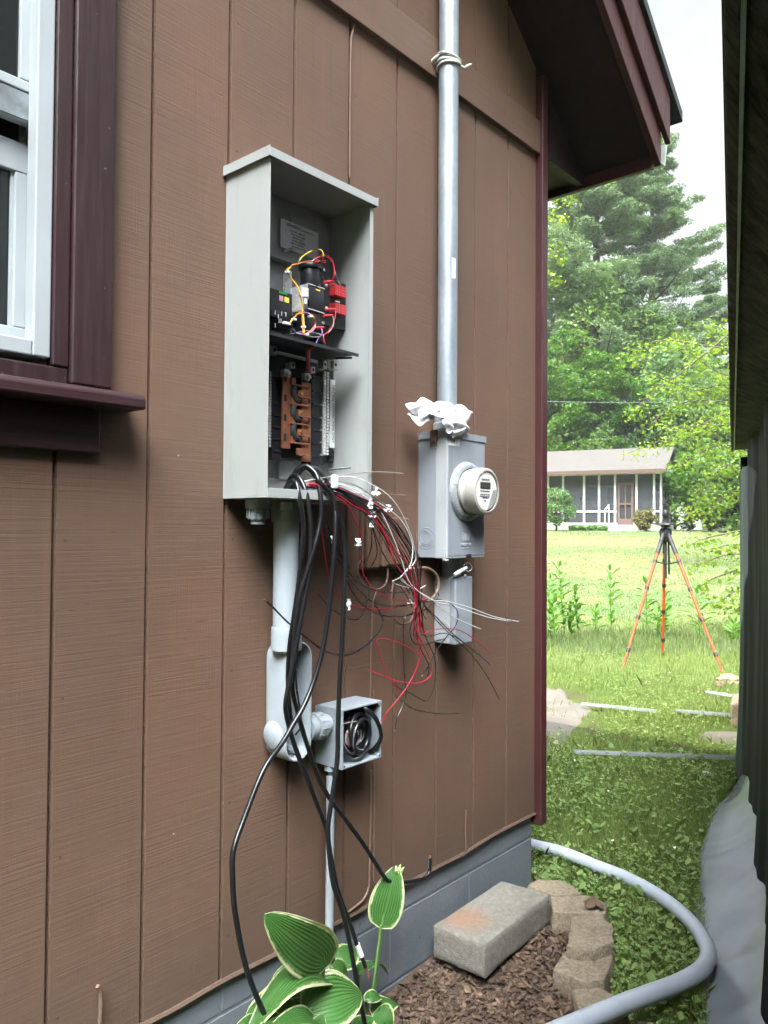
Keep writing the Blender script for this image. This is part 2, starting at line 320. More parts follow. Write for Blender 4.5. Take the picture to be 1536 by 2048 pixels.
def mats():
    M['siding'] = siding_mat(); M['maroon'] = painted_wood('maroon_paint', (.021, .008, .009), (.032, .012, .014))
    M['maroonh'] = painted_wood('maroon_board', (.025, .009, .011), (.037, .014, .017), False)
    M['dmaroon'] = painted_wood('dark_red_board', (.040, .012, .012), (.060, .018, .017))
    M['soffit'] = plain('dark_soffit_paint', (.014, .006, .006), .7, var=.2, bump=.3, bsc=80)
    M['band'] = painted_wood('brown_trim_paint', (.100, .059, .040), (.128, .077, .053), False, .5, .15)
    M['found'] = foundation_mat(); M['vinyl'] = plain('white_vinyl', (.33, .355, .365), .35, var=.06, sc=5, bump=.05)
    M['shingle'] = plain('black_shingle', (.03, .032, .034), .9, var=.4, sc=60, bump=.8, bsc=300)
    M['gutter'] = plain('pale_gutter', (.42, .47, .42), .4, bump=0)
    m = N('window_glass'); M['glass'] = m.done(m.bsdf((.012, .014, .013), .04, 0, None, .5))
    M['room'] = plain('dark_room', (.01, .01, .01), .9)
    M['cab'] = plain('light_grey_enamel', (.29, .30, .287), .4, var=.03, sc=3, bump=.06, bsc=400)
    M['mgrey'] = plain('meter_grey_enamel', (.215, .235, .255), .42, var=.04, sc=4, bump=.08, bsc=300)
    M['mgreyl'] = plain('pale_meter_enamel', (.32, .335, .34), .42, var=.04, sc=4, bump=.08, bsc=300)
    M['pvc'] = plain('grey_plastic', (.29, .325, .345), .4, var=.07, sc=9, bump=.04)
    M['pvcd'] = plain('dark_grey_plastic', (.24, .27, .29), .45, var=.08, sc=9, bump=.06)
    M['galv'] = galvanized(); M['black'] = plain('black_plastic', (.012, .012, .014), .4, bump=.1)
    M['blackm'] = plain('matt_black', (.015, .016, .018), .6); M['steel'] = plain('bright_steel', (.66, .67, .66), .3, .45, bump=.05)
    M['copper'] = plain('copper_bus', (.40, .17, .095), .42, .7, var=.2, sc=30, bump=.1); M['brass'] = plain('brass_screw', (.75, .5, .2), .3, .9)
    M['red'] = plain('red_plastic', (.42, .025, .03), .4, bump=.05); M['cable'] = cable_mat()
    M['wred'] = plain('red_insulation', (.33, .012, .03), .33, bump=0); M['wblack'] = plain('black_insulation', (.012, .013, .015), .3, bump=0)
    M['wwhite'] = plain('white_insulation', (.55, .55, .53), .35, bump=0); M['wgrey'] = plain('taupe_insulation', (.22, .19, .165), .4, bump=0)
    M['worange'] = plain('orange_insulation', (.75, .22, .04), .4, bump=0); M['wyellow'] = plain('yellow_insulation', (.75, .55, .06), .4, bump=0); M['wpurple'] = plain('purple_insulation', (.25, .12, .4), .4, bump=0)
    M['tape'] = plain('white_tape', (.82, .82, .82), .5, bump=.3); M['label'] = plain('silver_label', (.62, .65, .65), .4, bump=0)
    M['white'] = plain('white_paper', (.78, .78, .76), .5, bump=0); M['ink'] = plain('black_ink', (.015, .015, .015), .6, bump=0)
    M['green'] = plain('green_terminal', (.03, .35, .08), .4, bump=0); M['yellow'] = plain('yellow_label', (.75, .62, .05), .5, bump=0); M['pink'] = plain('pink_label', (.6, .3, .32), .5, bump=0)
    M['brownp'] = plain('brown_plastic', (.115, .066, .043), .5, var=.08, bump=.1); M['browncord'] = plain('brown_painted_cord', (.15, .092, .065), .55, bump=.1)
    M['cloth'] = plain('white_cloth', (.66, .66, .68), .9, var=.03, bump=.4, bsc=250)
    M['meterb'] = plain('beige_plastic', (.36, .345, .305), .3, var=.04, bump=0)
    m = N('clear_cover'); tr = m.n('ShaderNodeBsdfTransparent', Color=(.97, .96, .93)); gl = m.n('ShaderNodeBsdfGlossy', Roughness=.05)
    fr = m.n('ShaderNodeFresnel', IOR=1.45); M['clear'] = m.done(m.n('ShaderNodeMixShader', i0=.07, i1=tr.outputs[0], i2=gl.outputs[0]).outputs[0])
    m = N('clear_bezel'); tr = m.n('ShaderNodeBsdfTransparent', Color=(.85, .83, .78)); di = m.bsdf((.42, .40, .36), .15); M['bezel'] = m.done(m.n('ShaderNodeMixShader', i0=.7, i1=tr.outputs[0], i2=di).outputs[0])
    M['block'] = concrete('concrete_block', (.15, .138, .115), (.27, .25, .21), .8, 55, (.30, .135, .07)); M['stone'] = concrete('tan_retaining_block', (.15, .12, .08), (.40, .33, .235), 1.0, 90)
    M['hosta'] = hosta_mat(); M['stem'] = plain('green_stem', (.10, .19, .05), .5, bump=0)
    M['ground'] = ground_mat(); M['hose'] = plain('grey_flexible_conduit', (.40, .44, .50), .38, var=.05, bump=.03)
    M['mulch'] = plain('dark_mulch', (.075, .046, .031), .95, var=.55, sc=25, bump=1, bsc=60); 
    M['chip'] = leafmat('mulch_chips', (.040, .027, .018), (.15, .10, .068), 0, None, .9, 8, (.26, .17, .11))
    M['sand'] = plain('pale_sand', (.125, .112, .095), .95, var=.2, sc=6, bump=.5, bsc=40)
    M['lawn'] = leafmat('mown_grass', (.125, .175, .075), (.165, .215, .10), .4, (1.15, 1.2, .95), .55, .5, (.21, .23, .13)); M['grass'] = leafmat('grass_blades', (.13, .20, .05), (.29, .36, .13), .4, None, .55, 1.2, (.36, .36, .13)); M['clover'] = leafmat('clover_leaves', (.11, .19, .055), (.25, .34, .11), .35, None, .5, 2, (.33, .38, .12))
    M['milk'] = leafmat('milkweed_leaf', (.08, .20, .05), (.16, .32, .07), .4, None, .5, 2)
    M['alu'] = plain('zinc_strip', (.36, .385, .40), .5, .2, bump=0)
    M['orange'] = plain('orange_anodised', (.42, .045, .008), .6, 0, bump=0)
    M['plas'] = None
    m = N('grey_plastic_sheet'); c = m.ramp(m.noise(2.5, 4), (.3, (.155, .172, .195)), (.7, (.25, .27, .30)))
    M['plas'] = m.done(m.bsdf(c, .2, 0, m.bump(m.math('ADD', m.noise(5, 3, .5, (1, 1, .3), .4), m.math('MULTIPLY', m.n('ShaderNodeTexVoronoi', _feature='DISTANCE_TO_EDGE', Vector=m.n('ShaderNodeMapping', Vector=m.tc.outputs['Object'], Scale=(1, 2.2, 1)).outputs[0], Scale=4.0).outputs['Distance'], .5)), .22, .01), .6))
    for key, nm, ca, cb in (('tarp', 'dark_tarp', (.005, .006, .007), (.034, .034, .037)), ('tarpl', 'pale_green_tarp', (.035, .050, .050), (.095, .12, .118)), ('tarpg', 'green_black_tarp', (.005, .007, .006), (.020, .026, .022))):
        m = N(nm); g = m.noise(6, 6, .7, (1, 1, .05), .3); c = m.ramp(g, (.38, ca), (.7, cb))
        M[key] = m.done(m.bsdf(c, .7, 0, m.bump(m.noise(10, 4, .6, (1, 1, .1)), .3, .01), .15))
    m = N('weathered_board'); g = m.noise(1, 6, .7, (8, 90, 90), .4); c = m.ramp(g, (.35, (.045, .045, .043)), (.7, (.19, .18, .16)))
    M['weather'] = m.done(m.bsdf(c, .85, 0, m.bump(g, .9, .008), .2))
    M['bark'] = plain('tree_bark', (.10, .08, .065), .9, var=.3, sc=4, bump=1, bsc=20)
    M['pine'] = leafmat('pine_needles', (.09, .15, .075), (.20, .29, .14), .3, (1.1, 1.25, .8), .5, .25, (.26, .27, .13))
    M['dec'] = leafmat('broad_leaves', (.065, .13, .035), (.16, .26, .075), .45, None, .5, .25, (.22, .28, .10))
    M['blu'] = leafmat('grey_green_leaves', (.07, .145, .055), (.17, .28, .11), .35, None, .5, .3)
    M['hem'] = leafmat('dark_evergreen', (.035, .095, .015), (.11, .23, .035), .4, None, .5, .4, (.16, .27, .05))
    M['yel'] = leafmat('yellow_green_leaves', (.12, .21, .03), (.25, .35, .06), .5, None, .45, .8, (.42, .45, .09))
    M['redsh'] = leafmat('reddish_shrub', (.10, .10, .04), (.22, .20, .07), .3, None, .5, 1.5, (.30, .16, .08))
    m = N('house_shingles'); br = m.n('ShaderNodeTexBrick', Vector=m.n('ShaderNodeMapping', Vector=m.tc.outputs['Object'], Scale=(3.2, 3.2, 6)).outputs[0], Scale=1, Color1=(.085, .081, .076), Color2=(.06, .057, .054), Mortar=(.11, .10, .09))
    br.inputs['Mortar Size'].default_value = .03; c = m.mix(m.ramp(m.noise(6, 4), (.4, 0), (.7, .5)), br.outputs[0], (.09, .08, .077)); M['roofs'] = m.done(m.bsdf(c, .9))
    M['hwhite'] = plain('white_house_paint', (.5, .51, .5), .6, bump=0); M['hbrown'] = plain('brown_house_trim', (.10, .060, .048), .6, bump=0)
    m = N('insect_screen'); tr = m.n('ShaderNodeBsdfTransparent', Color=(.8, .8, .82)); di = m.n('ShaderNodeBsdfDiffuse', Color=(.10, .11, .12)); M['screen'] = m.done(m.n('ShaderNodeMixShader', i0=.35, i1=tr.outputs[0], i2=di.outputs[0]).outputs[0])
    M['shade'] = plain('bamboo_shade', (.30, .19, .13), .8, bump=0); M['porch'] = plain('porch_wall', (.65, .67, .65), .7, bump=0); M['lattice'] = plain('grey_lattice', (.33, .32, .32), .8, bump=0)
mats()
# ---------------------------------------------------------------- ground
def build_ground():
    xs = np.unique(np.concatenate([np.arange(-8, 1, .8), np.arange(1, 9, .12), np.arange(9, 20, .6), np.arange(20, 70, 2.5), [80, 100, 140, 200, 300, 420, 600], [-20, -50, -150, -400]]))
    ys = np.unique(np.concatenate([np.arange(-6, -2, .5), np.arange(-2, 4, .12), np.arange(4, 16, .6), np.arange(16, 60, 2.5), [70, 100, 160, 260, 400, 600], [-10, -20, -50, -120, -400]]))
    V = []; 
    for x in xs:
        for y in ys:
            t = x*fw[0]+(y+DW)*fw[1]
            n = (.006*math.sin(x*5.1+y*2.3)*math.sin(y*4.3-x*1.7)+.005*math.sin(x*1.3+2)*math.sin(y*1.9))
            z = GZ(x, y)+(n if 1.0 < x else 0)
            if 1.0 < x < 2.9 and False and -1.3 < y < .1 and x < 2.55: z -= .02
            V.append((x, y, min(z, 3.2)))
    ny = len(ys); Fc = [(i*ny+j, (i+1)*ny+j, (i+1)*ny+j+1, i*ny+j+1) for i in range(len(xs)-1) for j in range(ny-1)]
    o = MB().add(V, Fc).build('ground', M['ground'], smooth=True, sharp=180); tag(o, 'uneven green lawn and bare soil running back to the trees', kind='structure')
build_ground()
def patch(name, px, mat, label, z=.0, kind='structure', rag=.12, n=40, h=.012):
    P = [G(x, y, .1) for x, y in px]; P = [G(x, y, GZ(q[0], q[1])) for (x, y), q in zip(px, P)]
    Q = catmull(P, max(2, n//len(P)), True); c = sum(Q)/len(Q)
    V = []; rings = 10
    for k in range(rings+1):
        for i, q in enumerate(Q):
            f = 1-k/rings*.98; a = c+(q-c)*f*(1+rag*math.sin(i*2.7)*(f > .9)+rag*.5*math.sin(i*5.3+1)*(f > .9))
            V.append((a[0], a[1], GZ(a[0], a[1])+z+h*min(1, k/2)+.002*math.sin(a[0]*9)*math.sin(a[1]*11)))
    m = len(Q); Fc = [(k*m+i, k*m+(i+1) % m, (k+1)*m+(i+1) % m, (k+1)*m+i) for k in range(rings) for i in range(m)]
    return tag(MB().add(V, Fc).build(name, mat, smooth=True, sharp=180), label, kind=kind)
patch('sand_path', [(1060, 1385), (1120, 1378), (1140, 1400), (1185, 1420), (1172, 1450), (1135, 1478), (1118, 1500), (1060, 1510)], M['sand'], 'pale sandy bare patch beside the brown house corner', .0, h=.008, rag=.05)
patch('sand_patch', [(1398, 1475), (1420, 1464), (1500, 1468), (1530, 1490), (1490, 1498), (1430, 1488)], M['sand'], 'pale sandy bare patch beside the dark tarp', .0, h=.012, rag=.05)
# mulch bed
def bedz(x, y): return GZ(x, y)+.008+.02*math.sin(x*7+1)*math.sin(y*6)
def mulch():
    V = []; nx, ny = 60, 56
    for i in range(nx+1):
        for j in range(ny+1):
            y = -1.05+1.06*j/ny; x = 1.15+(float(np.interp(y, [-1.2, -.7, -.6, -.46, -.34, -.05], [1.5, 1.75, 1.93, 2.17, 2.38, 2.53]))-1.15)*i/nx
            V.append((x, y, bedz(x, y)+.006*NR.random()+.02-.02*(i/nx)**6))
    o = MB().add(V, [(i*(ny+1)+j, (i+1)*(ny+1)+j, (i+1)*(ny+1)+j+1, i*(ny+1)+j+1) for i in range(nx) for j in range(ny)]).build('mulch_bed', M['mulch'], smooth=True, sharp=180)
    tag(o, 'dark brown mulch soil between the house foundation and the edging blocks', kind='structure')
    n = 26000; x = NR.uniform(1.3, 2.5, n); y = NR.uniform(-.98, -.01, n); kk = x < np.interp(y, [-1.2, -.7, -.6, -.46, -.34, -.05], [1.4, 1.66, 1.85, 2.10, 2.30, 2.46]); x = x[kk]; y = y[kk]; n = len(x)
    z = np.array([bedz(a, b) for a, b in zip(x, y)])+NR.uniform(.022, .036, n)
    a = NR.uniform(0, 6.28, n); t = NR.normal(0, .35, n); l = NR.gamma(3, .0021, n)+.002; wd = l*NR.uniform(.15, .5, n)
    d = np.stack([np.cos(a)*np.cos(t), np.sin(a)*np.cos(t), np.sin(t)], 1); s_ = np.stack([-np.sin(a), np.cos(a), NR.normal(0, .4, n)], 1)
    c = np.stack([x, y, z], 1); l = l[:, None]; wd = wd[:, None]
    Q = np.stack([c-d*l-s_*wd*.6, c-d*l*.3+s_*wd, c+d*l+s_*wd*.3, c+d*l*.4-s_*wd], 1)
    tag(quads('mulch_chips', Q, M['chip']), 'loose bark chips scattered over the mulch bed', kind='stuff')
mulch()
# ---------------------------------------------------------------- the brown house
S0, GR = .722713, .2032
def rake(x): return 3.125-.75*(x-2.529)
house = thing('brown_house', 'brown wooden sided house with maroon trim and grey block base carrying the electrical boxes', 'house', (2.54, 0, 0))
def siding():
    b = MB(); gx = [S0+k*GR for k in range(-27, 9)]; prof = [(-5.0, 0)]
    for g in gx:
        for (dx, y) in ((-.0055, 0), (-.0045, .012), (.0030, .012), (.0045, 0)): prof.append((g+dx, y))
    prof.append((2.54, 0))
    for X in (-.26, .69):
        prof.append((X, 0))
    for X in np.arange(-4.9, 2.5, .1): 
        if all(abs(X-g) > .01 for g in gx): prof.append((float(X), 0))
    prof.sort()
    for (x0, y0), (x1, y1) in zip(prof, prof[1:]):
        zb = [.362+.004*math.sin(x*3.1)+.003*math.sin(x*11+1) for x in (x0, x1)]; zt = [rake(max(x, -1)) if x > -1 else rake(-1)-.75*(-1-x) for x in (x0, x1)]
        xm = (x0+x1)/2
        segs = [(zb, zt)] if not (-.26 <= xm <= .69) else [(zb, [1.70, 1.70]), ([3.35, 3.35], zt)]
        for a, c in segs:
            b.add([(x0, y0, a[0]), (x1, y1, a[1]), (x1, y1, c[1]), (x0, y0, c[0])], [(0, 1, 2, 3)])
        b.add([(x0, y0, zb[0]), (x1, y1, zb[1]), (x1, .025, zb[1]), (x0, .025, zb[0])], [(0, 3, 2, 1)])
    me_o = b.build('siding', M['siding'], house)
siding()
b = MB(); P = []
for x in np.arange(-5, 2.56, .12): P.append((x, -.002, .360+.004*math.sin(x*3.1)+.003*math.sin(x*11+1)+.002*math.sin(x*23)))
b.tube(P, .0065, 6, 3); b.build('siding_lip', M['siding'], house, True)
MB().box(2.535, 2.54, .01, 9, .36, 3.0).box(-5.02, -5, .01, 9, .36, 3.0).box(-5, 2.54, 9, 9.02, .36, 3.0).prism([(-5, 9.0, 3), (2.54, 9.0, 3), (-1, 9.0, 5.7)], (0, .02, 0)).build('rear_walls', M['siding'], house)
# foundation of painted blocks with mortar joints
b = MB(); z = -.30; k = 0
while z < .35:
    z1 = min(z+.19, .361); x = 2.541-.0001; 
    xx = 2.541-(.0 if k % 2 == 0 else .2)
    edges = [2.541]; 
    while edges[-1] > -5: edges.append(edges[-1]-(.4 if not (len(edges) == 1 and k % 2) else .2))
    for e0, e1 in zip(edges[1:], edges): b.box(e0+.003, e1-(.003 if e1 < 2.54 else 0), .0115, .2, z+.003, z1-.003)
    z += .193; k += 1
b.build('foundation', M['found'], house, bevel=.0012, seg=1)
MB().box(-5, 2.539, .0135, .19, -.3, .358).box(2.40, 2.539, .02, 9, -.3, .358).build('mortar', M['found'], house)
# horizontal band, corner boards
b = MB().wb(-3, 2.5395, 0, .019, 2.79, 2.912); b.build('band_board', M['band'], house, bevel=.002)
b = MB().wb(2.5395, 2.5399, -.01, .0, .345, 3.12)
b = MB().wb(2.5402, U(1095, 1000, .030)[0], -.02, .030, .325, 3.085); b.build('corner_board', M['dmaroon'], house, bevel=.004)
# rake overhang, fascia, eave, roof
XE = 2.935
def rk(x0, x1, d0, d1, lo, hi, name, mat, par=house):
    return MB().prism([(x0, -d0, rake(x0)+lo), (x1, -d0, rake(x1)+lo), (x1, -d0, rake(x1)+hi), (x0, -d0, rake(x0)+hi)], (0, -(d1-d0), 0)).build(name, mat, par, bevel=.003)
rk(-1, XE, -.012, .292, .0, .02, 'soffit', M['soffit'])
rk(-1, XE-.002, .292, .318, -.025, .165, 'rake_board', M['dmaroon'])
rk(-1, XE+.04, .318, .338, .10, .275, 'rake_board', M['dmaroon'])
rf = MB()
for s in (0, 1):
    P = [(3.06, rake(3.06)), (-1, rake(-1)), (-1, rake(-1)), (3.06, rake(3.06))]
    P = [(3.065, -.352, rake(3.065)+.285), (-1, -.352, rake(-1)+.285), (-1, -.352, rake(-1)+.33), (3.065, -.352, rake(3.065)+.325)]
    if s: P = [(-2-x, y, z) for x, y, z in P]
    rf.prism(P, (0, 9.8, 0))
rf.build('roof', M['shingle'], house)
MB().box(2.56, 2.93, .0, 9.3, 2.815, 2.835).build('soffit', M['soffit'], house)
MB().box(2.912, 2.936, -.29, 9.3, 2.79, 3.02).build('fascia', M['dmaroon'], house, bevel=.003)
g_ = MB().prism([(2.940, -.30, 2.90), (2.960, -.30, 2.83), (3.02, -.30, 2.83), (3.045, -.30, 2.93), (3.038, -.30, 2.93), (3.015, -.30, 2.836), (2.964, -.30, 2.836), (2.944, -.30, 2.90)], (0, 9.6, 0)).build('gutter', M['gutter'], house)
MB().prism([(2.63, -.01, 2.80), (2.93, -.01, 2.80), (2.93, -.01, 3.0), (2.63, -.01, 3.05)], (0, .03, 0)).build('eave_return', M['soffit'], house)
# window
for xa in (.737, -.40): MB().wb(xa, xa+.085, 0, .030, 1.674, 3.35).build('window_casing', M['maroon'], house, bevel=.004)
wd = MB().wb(.703, .7355, -.01, .023, 1.705, 3.35).wb(-.313, -.28, -.01, .023, 1.705, 3.35).wb(-.28, .7355, -.01, .020, 1.672, 1.7035); wd.build('brick_mould', M['maroon'], house, bevel=.003)
sl = MB().prism([(-.6, 0, 1.676), (-.6, -.075, 1.664), (-.6, -.082, 1.656), (-.6, -.082, 1.634), (-.6, 0, 1.634)], (1.468, 0, 0)); sl.build('window_sill', M['maroonh'], house, bevel=.004)
MB().wb(-.5, .805, 0, .020, 1.545, 1.633).build('sill_apron', M['maroonh'], house, bevel=.003)
win = MB().wb(.668, .7015, -.019, .0175, 1.718, 3.35).wb(.691, .7014, -.095, -.0195, 1.718, 3.35).wb(-.28, -.245, -.095, .0175, 1.718, 3.35).wb(-.2445, .6675, -.019, .0165, 1.7175, 1.748).wb(-.2445, .6905, -.095, -.0195, 1.7177, 1.742).build('window', M['vinyl'], house, bevel=.003)
MB().wb(.681, .6905, -.047, -.043, 1.743, 3.3).wb(.679, .6905, -.082, -.076, 1.743, 3.3).build('track', M['vinyl'], win, bevel=.001)
us = MB().wb(-.24, .6785, -.042, -.018, 2.226, 2.246).wb(-.24, .6785, -.042, -.022, 2.168, 2.2255).wb(.652, .6785, -.0415, -.0185, 2.247, 3.3).build('upper_sash', M['vinyl'], win, bevel=.002)
MB().wb(-.24, .677, -.0218, -.0195, 2.172, 2.2225).build('weatherstrip', plain('grey_dirty_strip', (.16, .18, .19), .6, var=.6, sc=14), us)
ls = MB().wb(-.24, .684, -.073, -.049, 2.082, 2.140).wb(.660, .684, -.0725, -.0495, 1.782, 2.0815).wb(-.24, .684, -.0725, -.0495, 1.743, 1.7815).build('lower_sash', M['vinyl'], win, bevel=.002)
MB().wb(.654, .6595, -.066, -.056, 1.782, 2.0815).build('sash_bead', M['vinyl'], ls)
MB().wb(-.24, .6515, -.032, -.028, 2.247, 3.3).build('pane', M['glass'], us); MB().wb(-.24, .6535, -.064, -.060, 1.783, 2.081).build('pane', M['glass'], ls)
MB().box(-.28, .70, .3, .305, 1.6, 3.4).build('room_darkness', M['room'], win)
# ---------------------------------------------------------------- dark shed / tarp on the right
bd = ray(1465, 1062); bd = np.array([bd[0], bd[1], 0]); bd /= np.linalg.norm(bd); nb = np.array([bd[1], -bd[0], 0])
def SH(t, o, z): q = CAMP+bd*t+nb*o; return np.array([q[0], q[1], z])
shed = thing('tarped_shed', 'dark weathered shed with a low eave and a hanging tarp at the right edge', 'shed', tuple(SH(3.5, .8, 0)))  # its run behind the camera is unseen, added to block low sky light
def shbox(b, t0, t1, o0, o1, z0, z1, dz=0):
    V = [SH(t, o, z+(dz if o == o1 else 0)) for t in (t0, t1) for o in (o0, o1) for z in (z0, z1)]
    return b.add(V, [(0, 1, 3, 2), (4, 6, 7, 5), (0, 4, 5, 1), (2, 3, 7, 6), (0, 2, 6, 4), (1, 5, 7, 3)])
shbox(MB(), -5, 4.75, .008, .30, 1.85, 1.87).build('soffit_board', M['weather'], shed)
shbox(MB(), -5, 4.77, -.006, .007, 1.845, 1.98).build('fascia_board', M['weather'], shed, bevel=.002)
shbox(MB(), -5, 4.77, .0075, .012, 1.844, 1.8495).build('drip_edge', M['galv'], shed)
shbox(MB(), -5, 4.8, -.010, 1.2, 1.99, 2.01, .5).build('roof', M['shingle'], shed)
shbox(MB(), -5, 4.5, .17, 2.2, 0, 1.848).build('wall', M['weather'], shed)
def tarp():
    def pleat(T0, T1, mat, nm, zlo, zhi, ph, do=0.0, amp=1.0):
        nt_ = max(6, int((T1-T0)*45)); nz = 26; V = []
        for i in range(nt_+1):
            t = T0+(T1-T0)*i/nt_; e = min(t-T0, T1-t)
            for j in range(nz+1):
                f = j/nz; z = zlo+(zhi-zlo)*f
                o = .115-.075*sst(3.3, 4.6, t)+do+amp*(.012*math.sin(t*6+f*1.2+ph)+.007*math.sin(t*15+f*2+ph*2)+.003*math.sin(t*41-f*3))-.045*(1-f)**3+.02*max(0, 1-e/.05)
                V.append(SH(t+.02*math.sin(f*4+ph)*(1 if e < .06 else 0), o, z))
        n1 = nz+1
        MB().add(V, [(i*n1+j, (i+1)*n1+j, (i+1)*n1+j+1, i*n1+j+1) for i in range(nt_) for j in range(nz)]).build(nm, mat, shed, True, sharp=180)
    pleat(4.22, 4.64, M['tarpl'], 'tarp', .02, 1.72, .5)
    pleat(3.52, 4.26, M['tarp'], 'tarp', .02, 1.84, 2.0, .014)
    pleat(-5, 3.34, M['tarpg'], 'tarp', .02, 1.84, 4.0, .004)  # this tarp follows the added unseen run behind the camera
    b = MB()
    for k in range(5): b.add([SH(4.64, .04+.17*k, .02), SH(4.64, .04+.17*(k+1), .02), SH(4.64, .04+.17*(k+1), 1.8), SH(4.64, .04+.17*k, 1.8)], [(0, 1, 2, 3)])
    b.build('end_tarp', M['tarp'], shed)
tarp()
def sheet():
    from mathutils import noise
    E = [(1469, 1570), (1440, 1600), (1421, 1640), (1405, 1685), (1392, 1720), (1391, 1780), (1399, 1834), (1402, 1900), (1404, 1960), (1400, 2048), (1395, 2130)]
    E = [G(x, y, GZ(*G(x, y, .09)[:2])+.015) for x, y in E]; E = catmull(E, 16); nu = 70; V = []
    for i, e in enumerate(E):
        t = np.dot(e-CAMP, bd); wl = SH(t+.03, .10-.06*sst(3.3, 4.6, t), 0)
        for k in range(nu+1):
            u = k/nu; p = e*(1-u)+wl*u
            q_ = Vector((p[0]*1.6, p[1]*2.2, .3)); rg = 1-abs(noise.noise(q_))*2; rg2 = 1-abs(noise.noise(q_*2.7+Vector((4, 1, 0))))*2; rg3 = 1-abs(noise.noise(q_*6.1))*2
            z = GZ(p[0], p[1])+.012+.11*u**1.8+(.0060*rg+.0018*rg2+.0006*rg3)*min(1, u*6+.15)
            jg = noise.noise(Vector((i*.05, 0, 3)))*.04+noise.noise(Vector((i*.16, 0, 7)))*.008
            V.append((p[0]+jg*(1-u), p[1]-jg*(1-u), z))
    o = MB().add(V, [(i*(nu+1)+k, (i+1)*(nu+1)+k, (i+1)*(nu+1)+k+1, i*(nu+1)+k+1) for i in range(len(E)-1) for k in range(nu)]).build('plastic_sheet', M['plas'], smooth=True, sharp=40)
    tag(o, 'wrinkled grey plastic sheeting lying on the grass along the foot of the tarp', 'sheeting')
sheet()
# ---------------------------------------------------------------- neighbouring white house
HP = Dp(1322, 1062, 36.0); HZ = HP[2]
sdv = ray(768+F*math.tan(math.radians(26.5)), 1060); sdv = np.array([sdv[0], sdv[1], 0]); sdv /= np.linalg.norm(sdv)   # from front to back
fl = np.array([-sdv[1], sdv[0], 0])     # along the front, towards the left
def HH(u, v, z): return HP*np.array([1, 1, 0])+fl*u+sdv*v+np.array([0, 0, HZ+z])
def fu(px, py, v=0.0):                  # photo point on the front wall -> (u, z)
    q = ray(px, py); nn = sdv; o = HH(0, v, 0); t = np.dot(o-CAMP, nn)/np.dot(q, nn); P = CAMP+q*t
    return float(np.dot(P-HH(0, 0, 0), fl)), float(P[2]-HZ)
nh = thing('neighbour_house', 'low white neighbouring house with screened porch and pale shingle roof across the lawn', 'house', tuple(HH(0, 0, 0)))
def hb(b, u0, u1, v0, v1, z0, z1, mi=0):
    V = [HH(u, v, z) for u in (u0, u1) for v in (v0, v1) for z in (z0, z1)]
    return b.add(V, [(0, 1, 3, 2), (4, 6, 7, 5), (0, 4, 5, 1), (2, 3, 7, 6), (0, 2, 6, 4), (1, 5, 7, 3)], mi)
ZE = fu(1322, 942)[1]; UL = 16.0; DP = 5.0; RP = .95
# skirt, floor, back wall of the porch, roof
zs_ = fu(1200, 1050)[1]
hb(MB(), .0, UL, .02, DP, -.3, zs_).build('skirting', M['lattice'], nh)
hb(MB(), .1, UL, 2.6, DP, zs_+.002, ZE).build('rear_wall', M['porch'], nh)
for (a, c) in ((1160, 1195), (1215, 1240)):
    u0, z0 = fu(a, 1010, 2.6); u1, z1 = fu(c, 975, 2.6); hb(MB(), min(u0, u1), max(u0, u1), 2.585, 2.598, z0, z1).build('window', M['glass'], nh)
fr = MB()
zmid = fu(1200, 1023)[1]; hb(fr, 0, UL, 0, .09, zs_, zs_+.10); hb(fr, 0, UL, 0, .09, ZE-.12, ZE)
for px in (1322, 1308, 1273, 1230, 1198, 1168, 1126, 1096, 1060):
    u = fu(px, 1000)[0]; hb(fr, u-.05, u+.05, -.005, .095, zs_, ZE-.001)
dl, dr = fu(1233, 1000)[0], fu(1270, 1000)[0]
hb(fr, dl, UL, .002, .088, zmid-.04, zmid+.04); hb(fr, 0, dr, .002, .088, zmid-.04, zmid+.04)
for v in (1.2, 2.4, 3.6, 4.9): hb(fr, -.003, .09, v-.05, v+.05, zs_, ZE-.001)
hb(fr, .002, .088, .1, DP, zmid-.04, zmid+.04)
fr.build('porch_frame', M['hwhite'], nh)
sc = hb(MB(), .0, UL, .04, .045, zs_+.1, ZE-.12); hb(sc, .04, .045, .1, DP, zs_+.1, ZE-.12); sc.build('insect_screen', M['screen'], nh)
sh_ = MB(); u0, z0 = fu(1128, 995); u1, _ = fu(1164, 995); hb(sh_, u1, u0, .10, .12, z0, ZE-.13); u0, z0 = fu(1170, 975); u1, _ = fu(1197, 975); hb(sh_, u1, u0, .10, .12, z0, ZE-.13); u0, _ = fu(1200, 975); u1, _ = fu(1228, 975); hb(sh_, u1, u0, .10, .12, z0+.1, ZE-.13)
sh_.build('window_blind', M['shade'], nh)
du0, dz0 = fu(1235, 1050); du1, dz1 = fu(1267, 965)
dd = MB(); du1, du0 = sorted((du0, du1)); du0, du1 = du1, du0
dmin, dmax = min(du0, du1), max(du0, du1)
hb(dd, dmin, dmin+.11, -.03, 0, dz0, dz1); hb(dd, dmax-.11, dmax, -.03, 0, dz0, dz1); hb(dd, dmin+.11, dmax-.11, -.029, 0, dz1-.12, dz1); hb(dd, dmin+.11, dmax-.11, -.029, 0, dz0, dz0+.3); hb(dd, dmin+.11, dmax-.11, -.028, 0, (dz0+dz1)/2-.05, (dz0+dz1)/2+.05); hb(dd, (dmin+dmax)/2-.03, (dmin+dmax)/2+.03, -.0285, 0, dz0+.3, dz1-.12)
door = dd.build('door', M['hbrown'], nh)
